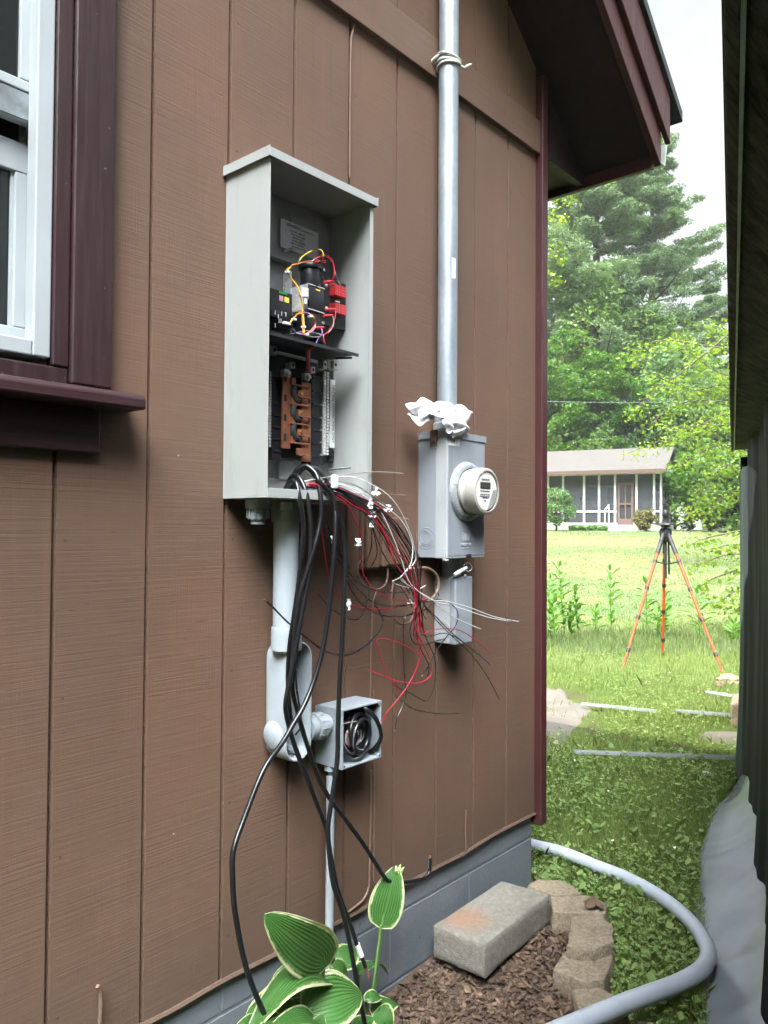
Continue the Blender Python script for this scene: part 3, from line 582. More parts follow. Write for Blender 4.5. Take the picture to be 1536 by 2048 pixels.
# furniture hints inside the porch belong to the porch: table and chairs
st_ = MB(); hb(st_, dmin-.3, dmax+.3, -.9, -.02, -.3, zs_*.5); hb(st_, dmin-.3, dmax+.3, -.5, -.015, zs_*.5, zs_); st_.build('steps', M['hwhite'], nh)
rl = MB(); rl.tube([HH(dmax+.4, -.95, 0), HH(dmax+.4, -.95, .95)], .035, 6, 1).tube([HH(dmax+.4, 0, .95+zs_), HH(dmax+.4, -.95, .95)], .04, 6, 1).tube([HH(dmax+.4, -.02, zs_), HH(dmax+.4, -.02, zs_+.95)], .035, 6, 1); rl.build('handrail', M['hwhite'], nh)
b = MB(); b.prism([HH(-.02, -.35, ZE-.02), HH(-.02, DP/2, ZE+RP+.22), HH(-.02, DP+.35, ZE-.02)], fl*.05); b.build('gable', M['hwhite'], nh)
b = MB()
b.add([HH(-.3, -.45, ZE-.02), HH(UL, -.45, ZE-.02), HH(UL, DP/2, ZE+RP+.3), HH(-.3, DP/2, ZE+RP+.3), HH(-.3, -.45, ZE+.08), HH(UL, -.45, ZE+.08), HH(UL, DP/2, ZE+RP+.4), HH(-.3, DP/2, ZE+RP+.4)], [(0, 1, 2, 3), (4, 7, 6, 5), (0, 4, 5, 1), (1, 5, 6, 2), (3, 2, 6, 7), (0, 3, 7, 4)])
b.add([HH(-.3, DP+.45, ZE-.02), HH(UL, DP+.45, ZE-.02), HH(UL, DP/2+.01, ZE+RP+.3), HH(-.3, DP/2+.01, ZE+RP+.3), HH(-.3, DP+.45, ZE+.08), HH(UL, DP+.45, ZE+.08), HH(UL, DP/2+.01, ZE+RP+.4), HH(-.3, DP/2+.01, ZE+RP+.4)], [(0, 1, 2, 3), (4, 7, 6, 5), (0, 4, 5, 1), (1, 5, 6, 2), (3, 2, 6, 7), (0, 3, 7, 4)])
b.build('roof', M['roofs'], nh)
fa = MB(); hb(fa, -.3, UL, -.48, -.452, ZE-.10, ZE+.07); fa.build('fascia', M['hbrown'], nh)
b = MB(); u0 = fu(1165, 905, 3)[0]; hb(b, u0, UL, 4, 9, 0, ZE+.75); b.build('main_wall', M['hwhite'], nh)
b = MB().prism([HH(u0-.3, 3.6, ZE+.72), HH(u0-.3, 6.5, ZE+1.62), HH(u0-.3, 9.4, ZE+.72)], fl*(UL-u0)); b.build('main_roof', M['roofs'], nh)
# low outbuilding beside it
ob = thing('outbuilding', 'small white outbuilding with brown roof just behind the right end of the porch', 'shed', tuple(HH(-.9, 5.8, 0)))
b = MB(); hb(b, -1.2, -.1, 5.6, 7.4, -.3, 1.75); b.build('wall', M['hwhite'], ob)
b = MB(); hb(b, -1.45, .0, 5.4, 7.6, 1.752, 1.9); b.build('roof', M['hbrown'], ob)
# ---------------------------------------------------------------- open transfer switch / load centre cabinet
X0, X1, DE, ZB_, ZT_ = 1.120, 1.461, .157, 1.466, 2.222
pan = thing('electrical_cabinet', 'tall open grey steel electrical cabinet without its door, full of wiring and copper bars', 'electrical cabinet', ((X0+X1)/2, 0, ZB_))
b = MB().wb(X0, X1, .002, .004, ZB_+.003, ZT_)                      # back
b.wb(X0, X0+.0018, .004, DE, ZB_+.003, ZT_).wb(X1-.0018, X1, .004, DE, ZB_+.003, ZT_)
b.wb(X0+.0019, X1-.0019, .004, DE-.001, ZT_-.0018, ZT_-.0002)
b.wb(X1-.012, X1-.0019, DE-.0018, DE-.0002, ZB_+.022, ZT_-.002)   # inner return lips
b.build('shell', M['cab'], pan, bevel=.0006, seg=1)
b = MB().wb(X0-.001, X1+.001, .004, DE+.0012, ZB_, ZB_+.0028).wb(X0+.001, X1-.001, DE-.0006, DE+.0012, ZB_+.0029, ZB_+.021)
b.build('bottom_lip', M['cab'], pan, bevel=.0005, seg=1)
b = MB().prism([(X0-.0075, -.001, 2.238), (X0-.0075, -DE-.009, 2.232), (X0-.0075, -DE-.009, 2.212), (X0-.0075, -DE-.0075, 2.212), (X0-.0075, -DE-.0075, 2.2295), (X0-.0075, -.001, 2.2355)], (X1-X0+.015, 0, 0))
b.wb(X0-.009, X0-.0076, .001, DE+.009, 2.213, 2.236).wb(X1+.0076, X1+.009, .001, DE+.009, 2.213, 2.236)
b.build('top_cap', M['cab'], pan, bevel=.0008, seg=2)
b = MB().pb(c2(700, 640), c2(985, 990), .004, .010); b.pb(c2(541, 950), c2(760, 1040), .004, .030)
b.build('back_plate', M['cab'], pan, bevel=.001)
Mr = Matrix.Translation(Vector(U(*c2(905, 705), .005))) @ Matrix.Rotation(math.pi/2, 4, 'X')
MB().lathe([(0, .006), (.012, .006), (.016, .003), (.017, 0)], Mr, 20).build('mounting_dimple', M['cab'], pan, True)
# rating label with lettering
A = U(*c2(622, 662), .012); B = U(*c2(910, 950), .012)
lab = MB().wb(A[0], B[0], .0105, .0112, A[2]-.075, A[2]-.004).build('rating_label', M['label'], pan)
lx, lz = (A[0]+B[0])/2, A[2]
text('lettering', 'GENERAC', .0115, WM(lx-.020, .0113, lz-.013), M['ink'], lab)
text('lettering', 'TRANSFER SWITCH', .0052, WM(lx+.028, .0113, lz-.015), M['ink'], lab)
for k, s_ in enumerate(('MODEL NO.   SERIAL NO.', 'VOLTS 120/240   PHASE 1', 'AMPS 200   HZ 60', 'SUITABLE FOR USE AS', 'SERVICE EQUIPMENT', 'ENCLOSURE TYPE 3R')):
    text('lettering', s_, .0048, WM(lx-.008+.004*(k % 2), .0113, lz-.026-.0075*k), M['ink'], lab)
b = MB(); q = U(*c2(770, 840), .0113)
for k in range(4): b.wb(q[0]-.002, q[0]+.016, .0112, .0115, q[2]-.012+k*.005, q[2]-.0118+k*.005+.0004)
b.build('table_lines', M['ink'], lab)
MB().tube([U(*c2(650, 930), .006), U(*c2(715, 908), .020)], .003, 8, 1).build('stud', M['steel'], pan, True)
# contactor: stacked black coils in a bright bracket
con = MB()
def vc(b, px, py, d, r, z0, z1, mi=0, seg=24):     # upright cylinder
    q = U(px, py, d); return b.cyl((q[0], -d, z0), (q[0], -d, z1), r, seg, mi)
zc = lambda X, Y, d=.10: U(*c2(X, Y), d)[2]
q0 = U(*c2(845, 1100), .085)
vc(con, *c2(845, 1100), .085, .024, zc(845, 1200), zc(845, 1040)); vc(con, *c2(845, 1100), .085, .029, zc(845, 1055), zc(845, 1022))
con.wb(q0[0]-.026, q0[0]+.027, .050, .108, zc(845, 1385), zc(845, 1205)); con.wb(q0[0]-.024, q0[0]+.024, .050, .104, zc(845, 1540), zc(845, 1400))
cont = con.build('contactor', M['black'], pan, True, bevel=.002)
b = MB()
for Y in (1195, 1385): b.wb(q0[0]-.028, q0[0]+.028, .048, .1085, zc(845, Y)-.001, zc(845, Y)+.0012)
b.wb(q0[0]-.0285, q0[0]-.0272, .048, .106, zc(845, 1385)+.001, zc(845, 1195)-.001).wb(q0[0]-.0295, q0[0]-.0275, .02, .05, zc(845, 1540), zc(845, 1060))
b.wb(q0[0]-.03, q0[0]+.03, .048, .106, zc(845, 1553)-.001, zc(845, 1553)+.001)
b.build('bracket', M['steel'], cont, bevel=.0004)
b = MB(); qs = U(*c2(818, 1270), .115); b.cyl((qs[0], -.112, qs[2]-.004), (qs[0], -.112, qs[2]+.016), .0075, 16).cyl((qs[0], -.112, qs[2]-.02), (qs[0], -.112, qs[2]-.004), .0045, 12).wb(qs[0]-.011, qs[0]+.011, .109, .1105, qs[2]-.006, qs[2]+.018)
b.build('solenoid', M['steel'], cont, True)
MB().pb(c2(890, 1220), c2(922, 1240), .1085, .1092).build('warning_mark', M['yellow'], cont)
for (X, Y) in ((945, 1075), (968, 1195), (968, 1370), (942, 1485)):
    b = MB(); q = U(*c2(X, Y), .095); b.lathe([(0, .004), (.0035, .004), (.0045, .002), (.0045, 0)], Matrix.Translation((q[0], -.095, q[2])) @ Matrix.Rotation(math.pi/2, 4, 'X'), 10); b.build('terminal_screw', M['steel'], cont, True)
b = MB(); 
for k in range(3): b.wb(q0[0]+.03, q0[0]+.050, .03, .085, zc(845, 1170)-.052*k-.03, zc(845, 1170)-.052*k+.006)
b.build('contact_block', M['blackm'], cont, bevel=.002)
# side plate with red relay blocks
b = MB().pb(c2(948, 1125), c2(1125, 1545), .055, .064); sp_ = b.build('relay_plate', M['blackm'], pan, bevel=.001)
for (Ya, Yb) in ((1180, 1305), (1322, 1438)):
    A = U(*c2(1038, Ya), .085); B = U(*c2(1124, Yb), .085)
    rb = MB().wb(A[0], B[0], .064, .085, B[2]+.004, A[2]).build('red_block', M['red'], sp_, bevel=.0015)
    d_ = MB(); 
    for i in range(2):
        for k in range(4):
            for j in range(2):
                x = A[0]+(B[0]-A[0])*(.16+.5*i+.2*j); z = A[2]-(A[2]-B[2])*(.12+.22*k); d_.wb(x, x+.0016, .0851, .0855, z-.001, z+.0008)
    d_.build('contact_dots', M['pink'], rb)
b = MB(); A = U(*c2(1040, 1300), .0865); b.wb(A[0], A[0]+.016, .085, .0868, A[2]-.0055, A[2]-.0025); b.build('clip', M['steel'], sp_)
for (X, Y, l) in ((920, 1012, 42), (990, 1165, 40), (1015, 1190, 30), (1005, 1378, 40), (985, 1425, 36), (915, 1518, 40)):
    a = U(*c2(X-l, Y+4), .110); c = U(*c2(X+l*.9, Y-3), .105)
    MB().tube([a, (a+c)/2, c], [.0028, .0042, .0028], 8, 3).build('spade_terminal', M['red'], cont, True)
# control block on the left
A = U(*c2(541, 1210), .055); B = U(*c2(715, 1530), .055)
cb_ = MB().wb(A[0]-.02, B[0]-.004, .012, .055, B[2], A[2]).wb(A[0]-.01, B[0], .030, .070, B[2]+.012, A[2]-.055).build('control_block', M['black'], pan, bevel=.0015)
b = MB(); 
for k in range(6): q = U(*c2(610+k*11, 1245+k*2.6), .0562); b.wb(q[0], q[0]+.0022, .055, .0572, q[2]-.003, q[2]+.003)
b.build('green_terminals', M['green'], cb_)
MB().pb(c2(610, 1268), c2(640, 1318), .055, .0556).build('pink_tag', M['pink'], cb_); MB().pb(c2(650, 1280), c2(684, 1330), .055, .0556).build('yellow_tag', M['yellow'], cb_)
b = MB()
for (X, Y) in ((575, 1400), (600, 1430), (625, 1410), (658, 1415), (605, 1465), (620, 1465), (575, 1500)):
    q = U(*c2(X, Y), .0708); b.wb(q[0], q[0]+.002, .070, .0712, q[2]-.005, q[2]+.005)
b.build('pin_contacts', M['steel'], cb_)
MB().pb(c2(648, 1465), c2(700, 1500), .070, .078).build('connector', M['white'], cb_, bevel=.001)
# coloured harness
def harness(col, pts, r=.0011, d=.118):
    P = [U(*c2(X, Y), d+.004*math.sin(i*2.1)) for i, (X, Y) in enumerate(pts)]
    return MB().tube(P, r, 6, 5)
for col, P in (('worange', [(690, 1055), (665, 1075), (690, 1130), (735, 1185), (768, 1260), (785, 1350), (785, 1440), (790, 1560)]),
               ('wyellow', [(700, 1050), (672, 1085), (698, 1135), (742, 1190), (775, 1270), (790, 1380), (797, 1460), (800, 1560)]),
               ('wblack', [(740, 1035), (760, 990), (820, 935), (890, 917), (935, 935), (945, 985), (920, 1010)]),
               ('wyellow', [(745, 1030), (790, 970), (870, 925), (930, 922), (948, 965), (938, 1005)]),
               ('worange', [(700, 1040), (740, 1030), (820, 1010), (880, 1005)]),
               ('wyellow', [(690, 1490), (715, 1450), (760, 1412), (820, 1410), (870, 1435), (888, 1490), (870, 1540), (820, 1570)]),
               ('worange', [(688, 1480), (720, 1440), (770, 1400), (830, 1408), (878, 1440), (880, 1500), (840, 1550), (800, 1575)]),
               ('wpurple', [(790, 1395), (850, 1420), (880, 1470), (875, 1530), (810, 1568), (740, 1560), (720, 1530)]),
               ('wpurple', [(930, 1525), (940, 1560), (910, 1600), (890, 1640)]), ('wgrey', [(1020, 1430), (1025, 1500), (980, 1560), (900, 1590), (820, 1580), (750, 1555)]),
               ('wred', [(1045, 1385), (1030, 1470), (990, 1540), (950, 1580), (960, 1640)]), ('wred', [(870, 1000), (930, 970), (990, 975), (1025, 1030), (1030, 1110), (1010, 1160), (970, 1165)]),
               ('wgrey', [(1030, 1060), (1045, 1120), (1060, 1160), (1080, 1190)]), ('wred', [(860, 1010), (900, 985), (960, 968), (1015, 1010)])):
    harness(col, P, .0019 if P[0] == (870, 1000) else .00125).build('harness_wire', M[col], pan, True)
b = MB()
for (X, Y) in ((672, 1090), (775, 1268), (725, 1455), (848, 1432), (797, 1512), (820, 1572)):
    q = U(*c2(X, Y), .119); b.wb(q[0]-.004, q[0]+.004, .113, .123, q[2]-.0025, q[2]+.0025)
b.build('cable_ties', M['white'], pan, bevel=.0008)
# divider shelf
zs1 = U(*c3(900, 180), .14)[2]
b = MB().wb(X0+.002, U(*c3(1215, 262), .14)[0], .012, .142, zs1-.0015, zs1).wb(X0+.002, U(*c3(1215, 262), .14)[0], .1405, .142, zs1-.008, zs1-.0016)
b.build('divider_shelf', M['blackm'], pan, bevel=.0004)
# load centre
lc0 = U(*c3(545, 200), .022); lc1 = U(*c3(1035, 1105), .022)
lc = MB().wb(X0+.012, lc1[0], .010, .022, lc1[2], zs1-.012).build('load_centre', M['black'], pan, bevel=.002)
b = MB()
for k in range(26):
    q = U(*c3(540, 395+k*23), .024); b.lathe([(.0024, .0012), (.0038, .0012), (.0038, 0), (.0024, 0)], Matrix.Translation((X0+.030, -.024, q[2])) @ Matrix.Rotation(math.pi/2, 4, 'X'), 10)
b.build('ground_bar_rings', M['pvcd'], lc); 
b = MB(); A = U(*c3(520, 380), .045); B = U(*c3(545, 980), .045); b.wb(X0+.020, X0+.052, .022, .045, B[2], A[2]); b.build('terminal_strip', M['blackm'], lc, bevel=.001)
b = MB()
xq = U(*c3(541, 700), .0466)[0]
for k in range(24):
    z = A[2]-.006-(A[2]-B[2]-.01)*k/23; b.lathe([(.0012, .0016), (.0022, .0016), (.0036, .0012), (.0038, 0)], Matrix.Translation((xq, -.045, z)) @ Matrix.Rotation(math.pi/2, 4, 'X'), 10)
b.build('strip_screws', M['steel'], lc, True)
# black side rails with notches
for (Xa, Xb, Ya, Yb, d, nm) in ((860, 915, 420, 1120, .058, 'breaker_rail'), (920, 950, 440, 1110, .050, 'notched_rail'), (560, 625, 430, 1080, .046, 'breaker_rail')):
    A = U(*c3(Xa, Ya), d); B = U(*c3(Xb, Yb), d); b = MB().wb(A[0], B[0], .022, d, B[2], A[2])
    r = b.build(nm, M['black'], lc, bevel=.0012)
    n_ = 7; e = MB()
    for k in range(n_):
        z = A[2]-(A[2]-B[2])*(k+.5)/n_; e.wb(A[0]+.002, B[0]-.001, d, d+.0025, z+.006, z+.010)
    e.build('rail_teeth', M['pvcd'] if nm == 'notched_rail' else M['blackm'], r)
A = U(*c3(638, 380), .060); B = U(*c3(700, 990), .060); C_ = U(*c3(850, 1090), .060); Am = U(*c3(772, 470), .060)
b = MB(); n_ = 4; zt = A[2]; zb = B[2]; hh = (zt-zb)/n_
b.wb(A[0], B[0]-.002, .054, .060, zb, zt)                            # left bar
b.wb(Am[0]+.004, C_[0], .054, .060, C_[2], Am[2])                        # right bar
cu1 = b.build('copper_bar', M['copper'], lc, bevel=.0008)
for k in range(4):
    z = zt-.030-k*hh
    s1 = MB().wb(B[0]-.006, C_[0]-.012, .060, .066, z-.004, z).wb(B[0]-.004, B[0]+.010, .060, .0645, z-.0005, z+.014)
    s1.wb(Am[0]-.012, Am[0]+.006, .058, .066, z-.030, z-.014); s1.wb(Am[0]-.012, C_[0]-.010, .066, .072, z-.032, z-.029)
    s1.build('copper_stab', M['copper'], lc, bevel=.0012)
    if k < 3: MB().lathe([(0, .003), (.0035, .003), (.0045, 0)], Matrix.Translation((Am[0]-.003, -.066, z-.022)) @ Matrix.Rotation(math.pi/2, 4, 'X'), 12).build('bus_screw', M['brass'], lc, True)
b = MB()
for k in range(4):
    z = zt-.030-k*hh; b.wb(A[0]+.004, A[0]+.0115, .060, .0612, z+.002, z+.018)
    if k < 3: b.wb(C_[0]-.010, C_[0]-.004, .060, .0612, z-.040, z-.028)
b.build('bar_slots', M['ink'], lc)
b = MB()
for k in range(3):
    z = zt-.030-k*hh; xs = [B[0]+.006, B[0]+.003, B[0]+.004, B[0]+.010, B[0]+.022]; zz = [z-.006, z-.016, z-.028, z-.036, z-.038]
    b.tube([(x, -.063, q) for x, q in zip(xs, zz)], .0075, 8, 4)
b.build('bus_insulator', M['blackm'], lc, True)
# lugs
def lug(px, py, w, h, d, name='lug'):
    q = U(px, py, d); o = MB().wb(q[0]-w/2, q[0]+w/2, d-.02, d, q[2]-h/2, q[2]+h/2).build(name, M['steel'], lc, bevel=.0012)
    MB().lathe([(.0, .0004), (w*.24, .0004), (w*.28, .0002)], Matrix.Translation((q[0], -d-.0001, q[2])) @ Matrix.Rotation(math.pi/2, 4, 'X'), 14).build('lug_screw', M['ink'], o)
lug(*c3(573, 230), .017, .024, .060); lug(*c3(715, 347), .014, .015, .075); lug(*c3(870, 382), .014, .016, .075); lug(*c3(962, 342), .013, .022, .075); lug(*c3(1043, 345), .014, .023, .075)
for (X, Y) in ((670, 410), (828, 440)):
    b = MB(); q = U(*c3(X, Y), .07); b.wb(q[0]-.009, q[0]+.007, .055, .07, q[2]-.008, q[2]+.010).cyl((q[0], -.07, q[2]), (q[0], -.078, q[2]), .006, 10); b.build('clamp', M['steel'], lc, True, bevel=.001)
q = U(*c3(1000, 340), .07); MB().wb(q[0]-.008, q[0]+.007, .05, .068, q[2]-.010, q[2]+.012).build('lug_bridge', plain('tin_plate', (.45, .42, .34), .4, .7), lc, bevel=.001)
# neutral bar and screws
A = U(*c3(950, 390), .055); B = U(*c3(985, 1035), .055)
nb_ = MB().wb(A[0], A[0]+.010, .022, .055, B[2], A[2]).build('neutral_bar', plain('tin_bar', (.55, .52, .42), .4, .6, var=.2, sc=80), lc, bevel=.001)
b = MB()
for k in range(27):
    z = A[2]-.004-(A[2]-B[2]-.006)*k/26
    b.lathe([(0, .0015), (.003, .0015), (.0036, 0)], Matrix.Translation((A[0]+.005, -.055, z)) @ Matrix.Rotation(math.pi/2, 4, 'X'), 8).wb(A[0]+.012, A[0]+.019, .04, .056, z-.0028, z+.0028)
b.build('neutral_screws', M['steel'], nb_)
b = MB()
for k in range(13):
    z = A[2]-.008-(A[2]-B[2]-.01)*k/13; b.lathe([(0, .0010), (.0022, .0010), (.0042, .0010), (.0044, 0)], Matrix.Translation((A[0]+.0235, -.040, z)) @ Matrix.Rotation(math.pi/2, 4, 'X'), 10)
b.build('screw_washers', M['pvc'], nb_)
A = U(*c3(1000, 455), .032); B = U(*c3(1042, 985), .032)
lb = MB().wb(A[0], A[0]+.0185, .022, .032, B[2], A[2]).build('neutral_label', M['white'], lc, bevel=.0005)
text('lettering', 'NEUTRAL CONNECTIONS ONLY', .0102, WM(A[0]+.0125, .0322, (A[2]+B[2])/2, -math.pi/2), M['ink'], lb)
q = U(*c3(1015, 1020), .034); MB().lathe([(0, .001), (.0095, .001), (.010, 0)], Matrix.Translation((A[0]+.006, -.033, q[2])) @ Matrix.Rotation(math.pi/2, 4, 'X'), 18).wb(A[0]+.001, A[0]+.018, .022, .030, q[2]-.022, q[2]-.006).build('plug_button', M['black'], lc)
MB().tube([U(*c3(1040, 296), .10), U(*c3(1100, 293), .112), U(*c3(1166, 291), .122)], .0026, 8, 3).build('rod', M['black'], pan, True)
MB().tube([U(*c3(980, 1150), .06), U(*c3(1070, 1140), .085), U(*c3(1158, 1132), .105)], .0030, 8, 3).build('rod', M['black'], pan, True)
MB().tube([U(*c3(880, 200), .12), U(*c3(835, 225), .12), U(*c3(830, 300), .10), U(*c3(833, 400), .08)], [.0035, .006, .0055, .005], 8, 5).build('red_lead', M['red'], pan, True)
q = U(*c3(660, 1130), .015); MB().wb(q[0]-.02, q[0]+.03, .004, .012, q[2]-.03, q[2]+.02).build('knockout_boss', M['cab'], pan, bevel=.003)
# fitting under the left of the cabinet, hub over the conduit, rail screws
q = U(*c3(448, 1470), .07)
b = MB().cyl((q[0], -.07, ZB_-.001), (q[0], -.07, ZB_-.022), .030, 24).cyl((q[0], -.07, ZB_-.022), (q[0], -.07, ZB_-.047), .023, 24)
b.cyl((q[0], -.07, ZB_-.047), (q[0], -.07, ZB_-.058), .017, 20)
for k in range(10):
    a = k*.628; x = q[0]+.0245*math.cos(a); y = -.07+.0245*math.sin(a); b.box(x-.002, x+.002, y-.002, y+.002, ZB_-.044, ZB_-.024)
tag(b.build('conduit_fitting', M['pvcd'], smooth=True), 'short ribbed grey plastic fitting hanging under the left of the open cabinet', 'fitting')
# ---------------------------------------------------------------- plastic conduit with access body
cx_, cd_ = 1.262, .062
cq = thing('plastic_conduit', 'thick grey plastic conduit dropping from the open cabinet into an open elongated access fitting', 'conduit', (cx_, -cd_, .84))
MB().cyl((cx_, -cd_, ZB_-.001), (cx_, -cd_, 1.12), .030, 40).build('pipe', M['pvc'], cq, True)
b = MB().lathe([(.0302, 0), (.036, 0), (.036, -.050), (.0302, -.050)], Matrix.Translation((cx_, -cd_, ZB_-.002)), 40); b.build('hub', M['pvcd'], cq, True)
A = U(*c3(655, 1405), .10); MB().wb(A[0]-.006, A[0]+.022, .090, .1005, A[2]-.016, A[2]+.002).build('hub_sticker', M['label'], cq)
# LB body: obround shell with open front
zc0, zc1 = .862, 1.105; R1 = .0425; xc = 1.2925-.001
def obround(R, z0, z1, n=14, cx=xc):
    P = [(cx+R*math.cos(math.pi*k/n), z1-R+R*math.sin(math.pi*k/n)) for k in range(n+1)]
    return P+[(cx+R*math.cos(math.pi+math.pi*k/n), z0+R+R*math.sin(math.pi+math.pi*k/n)) for k in range(n+1)]
def loft(b, loops, closed_end=None):
    n = len(loops[0]); base = len(b.v)
    for lp in loops: b.v += [tuple(map(float, p)) for p in lp]
    for i in range(len(loops)-1):
        for k in range(n): b.f.append([base+i*n+k, base+i*n+(k+1) % n, base+(i+1)*n+(k+1) % n, base+(i+1)*n+k]); b.mi.append(0)
    if closed_end: b.f.append([base+(len(loops)-1)*n+k for k in range(n)]); b.mi.append(0)
    return b
O = lambda R, dR, d: [(x, -d, z) for x, z in obround(R-dR, .842+dR, 1.128-dR)]
b = loft(MB(), [O(R1, .006, .004), O(R1, .001, .010), O(R1, 0, .02), O(R1, 0, .079), O(R1, .001, .081), O(R1, .004, .0815), O(R1, .0045, .080), O(R1, .0055, .03), O(R1, .010, .026)], True)
lbd = b.build('access_body', M['pvc'], cq, True, sharp=50)
MB().lathe([(.0305, .0), (.0355, 0), (.0365, -.004), (.0365, -.055), (.0305, -.06)], Matrix.Translation((cx_+.004, -cd_, 1.165)), 40).build('collar', M['pvc'], cq, True)
Mr = Matrix.Translation((xc-R1-.001, -.038, .905)) @ Matrix.Rotation(-math.pi/2, 4, 'Y')
MB().lathe([(0, .004), (.030, .004), (.034, .0), (.036, -.012), (.036, -.02)], Mr, 32).build('round_boss', M['pvc'], lbd, True, sharp=60)
for (x, z) in ((xc+.012, 1.103), (xc+.008, .862)):
    MB().lathe([(.0025, .030), (.006, .030), (.007, .0)], Matrix.Translation((x, -.030, z)) @ Matrix.Rotation(math.pi/2, 4, 'X'), 16).lathe([(0, .026), (.0025, .026)], Matrix.Translation((x, -.030, z)) @ Matrix.Rotation(math.pi/2, 4, 'X'), 12, 1).build('screw_post', [M['pvc'], M['ink']], lbd, True)
# coupling between body and junction box
MB().cyl((xc+.038, -.05, .905), (1.417, -.05, .905), .024, 32).build('nipple', M['pvc'], cq, True)
b = MB(); My = Matrix.Translation((1.345, -.05, .905)) @ Matrix.Rotation(math.pi/2, 4, 'Y')
b.lathe([(.024, 0), (.030, 0), (.030, .020), (.027, .021), (.027, .024), (.033, .025), (.034, .050), (.030, .052), (.024, .052)], My, 32)
for k in range(12):
    a = k*math.pi/6; Rm = Matrix.Rotation(a, 4, 'Z'); V = [My @ Rm @ Vector(p) for p in [(.032, -.001, .028), (.032, .001, .028), (.032, .001, .048), (.032, -.001, .048), (.0355, -.001, .028), (.0355, .001, .028), (.0355, .001, .048), (.0355, -.001, .048)]]
    b.add(V, [(0, 1, 2, 3), (4, 5, 6, 7), (0, 1, 5, 4), (2, 3, 7, 6), (0, 3, 7, 4), (1, 2, 6, 5)])
b.build('coupling', M['pvc'], cq, True)
# ---------------------------------------------------------------- square junction box with coiled cable
jb = thing('junction_box', 'open square grey plastic junction box holding a coil of black cable', 'junction box', (1.493, 0, .796))
JX0, JX1, JZ0, JZ1, JD = 1.418, 1.568, .797, .947, .103; t_ = .005
b = MB()
lp = lambda o, d: [(JX0+o, -d, JZ0+o), (JX1-o, -d, JZ0+o), (JX1-o, -d, JZ1-o), (JX0+o, -d, JZ1-o)]
loft(b, [lp(.004, .002), lp(.001, .010), lp(0, JD-.001), lp(.0008, JD), lp(t_, JD), lp(t_+.001, .010)], True)
b.build('box', M['pvcd'], jb, bevel=.0007, seg=1)
for (x, z) in ((JX0+.008, JZ0+.008), (JX1-.008, JZ0+.008), (JX1-.008, JZ1-.008)):
    MB().cyl((x, -.04, z), (x, -JD-.0005, z), .0042, 12).cyl((x, -JD-.0006, z), (x, -JD-.0012, z), .002, 10, 1).build('screw_post', [M['pvcd'], M['ink']], jb, True)
MB().lathe([(.006, 0), (.006, .03), (.0, .03)], Matrix.Translation((1.432, -.05, JZ0-.004)) @ Matrix.Rotation(math.pi, 4, 'X'), 16).lathe([(.016, .0), (.016, .012), (.011, .013)], Matrix.Translation((1.432, -.05, JZ0-.001)) @ Matrix.Rotation(math.pi, 4, 'X'), 20).build('lower_hub', M['pvcd'], jb, True)
random.seed(3)
for j in range(6):
    cxj, czj = 1.490+.006*math.sin(j*2), .872+.004*math.cos(j*3); rr = .050-.004*(j % 3); dd_ = .045+.012*j
    P = []
    for k in range(14): a = 2*math.pi*k/14; P.append((cxj+rr*math.cos(a)*(1.0+.05*math.sin(j)), -(dd_+.010*math.sin(a+j)), czj+rr*math.sin(a)))
    MB().tube(P, .0060, 10, 3, True).build('coiled_cable', M['cable'], jb, True, uv=True)
P = [U(*c6(X, Y), .075+.045*math.sin(i/6*3.14)) for i, (X, Y) in enumerate([(985, 640), (960, 590), (1020, 630), (1060, 700), (1075, 780), (1040, 850), (1000, 880)])]
MB().tube(P, .0058, 10, 5).build('coiled_cable', M['cable'], jb, True, uv=True)
for j in range(3):
    P = [(1.47+.024*math.cos(a+j)+.002*j, -(.088+.003*j), .868+.024*math.sin(a+j)) for a in np.arange(0, 5.2, .5)]
    MB().tube(P, .0013, 6, 3).build('bare_wire', M['wgrey' if j else 'wwhite'], jb, True)
MB().tube([U(*c6(X, Y), .098) for X, Y in [(815, 735), (860, 770), (885, 810), (870, 840), (850, 835)]], .0013, 6, 4).build('red_wire', M['wred'], jb, True)
MB().tube([U(*c6(X, Y), .098) for X, Y in [(815, 695), (860, 685), (910, 678)]], .002, 6, 4).build('grey_wire', M['wgrey'], jb, True)
q = U(660, 1600, .05)
tag(MB().cyl((1.432, -.05, .77), (1.432, -.05, -.05), .0107, 20).build('thin_conduit', M['pvc'], smooth=True), 'thin grey plastic pipe running straight down from the square junction box into the hosta', 'pipe')
# ---------------------------------------------------------------- galvanised mast
mx_, md_ = 1.917, .055
ms = thing('galvanised_mast', 'shiny galvanised steel service pipe standing on the meter cabinet against the brown siding', 'pipe', (mx_, -md_, 1.72))
MB().cyl((mx_, -md_, 1.69), (mx_, -md_, 3.6), .0302, 48).build('pipe', M['galv'], ms, True)
MB().lathe([(.031, 0), (.042, 0), (.042, .018), (.038, .022), (.038, .05), (.034, .055), (.031, .055)], Matrix.Translation((mx_, -md_, 1.70)), 32).build('hub', M['galv'], ms, True)
q = U(908, 537, .085); zl0, zl1 = U(908, 556, .085)[2], U(908, 516, .085)[2]
V = []; 
for k in range(6):
    a = -1.05+.42*k/5-math.pi/2+.55; V += [(mx_+.0306*math.cos(a), -md_+.0306*math.sin(a), zl0), (mx_+.0306*math.cos(a), -md_+.0306*math.sin(a), zl1)]
stk = MB().add(V, [(2*k, 2*k+2, 2*k+3, 2*k+1) for k in range(5)]).build('sticker', M['white'], ms, True)
b = MB()
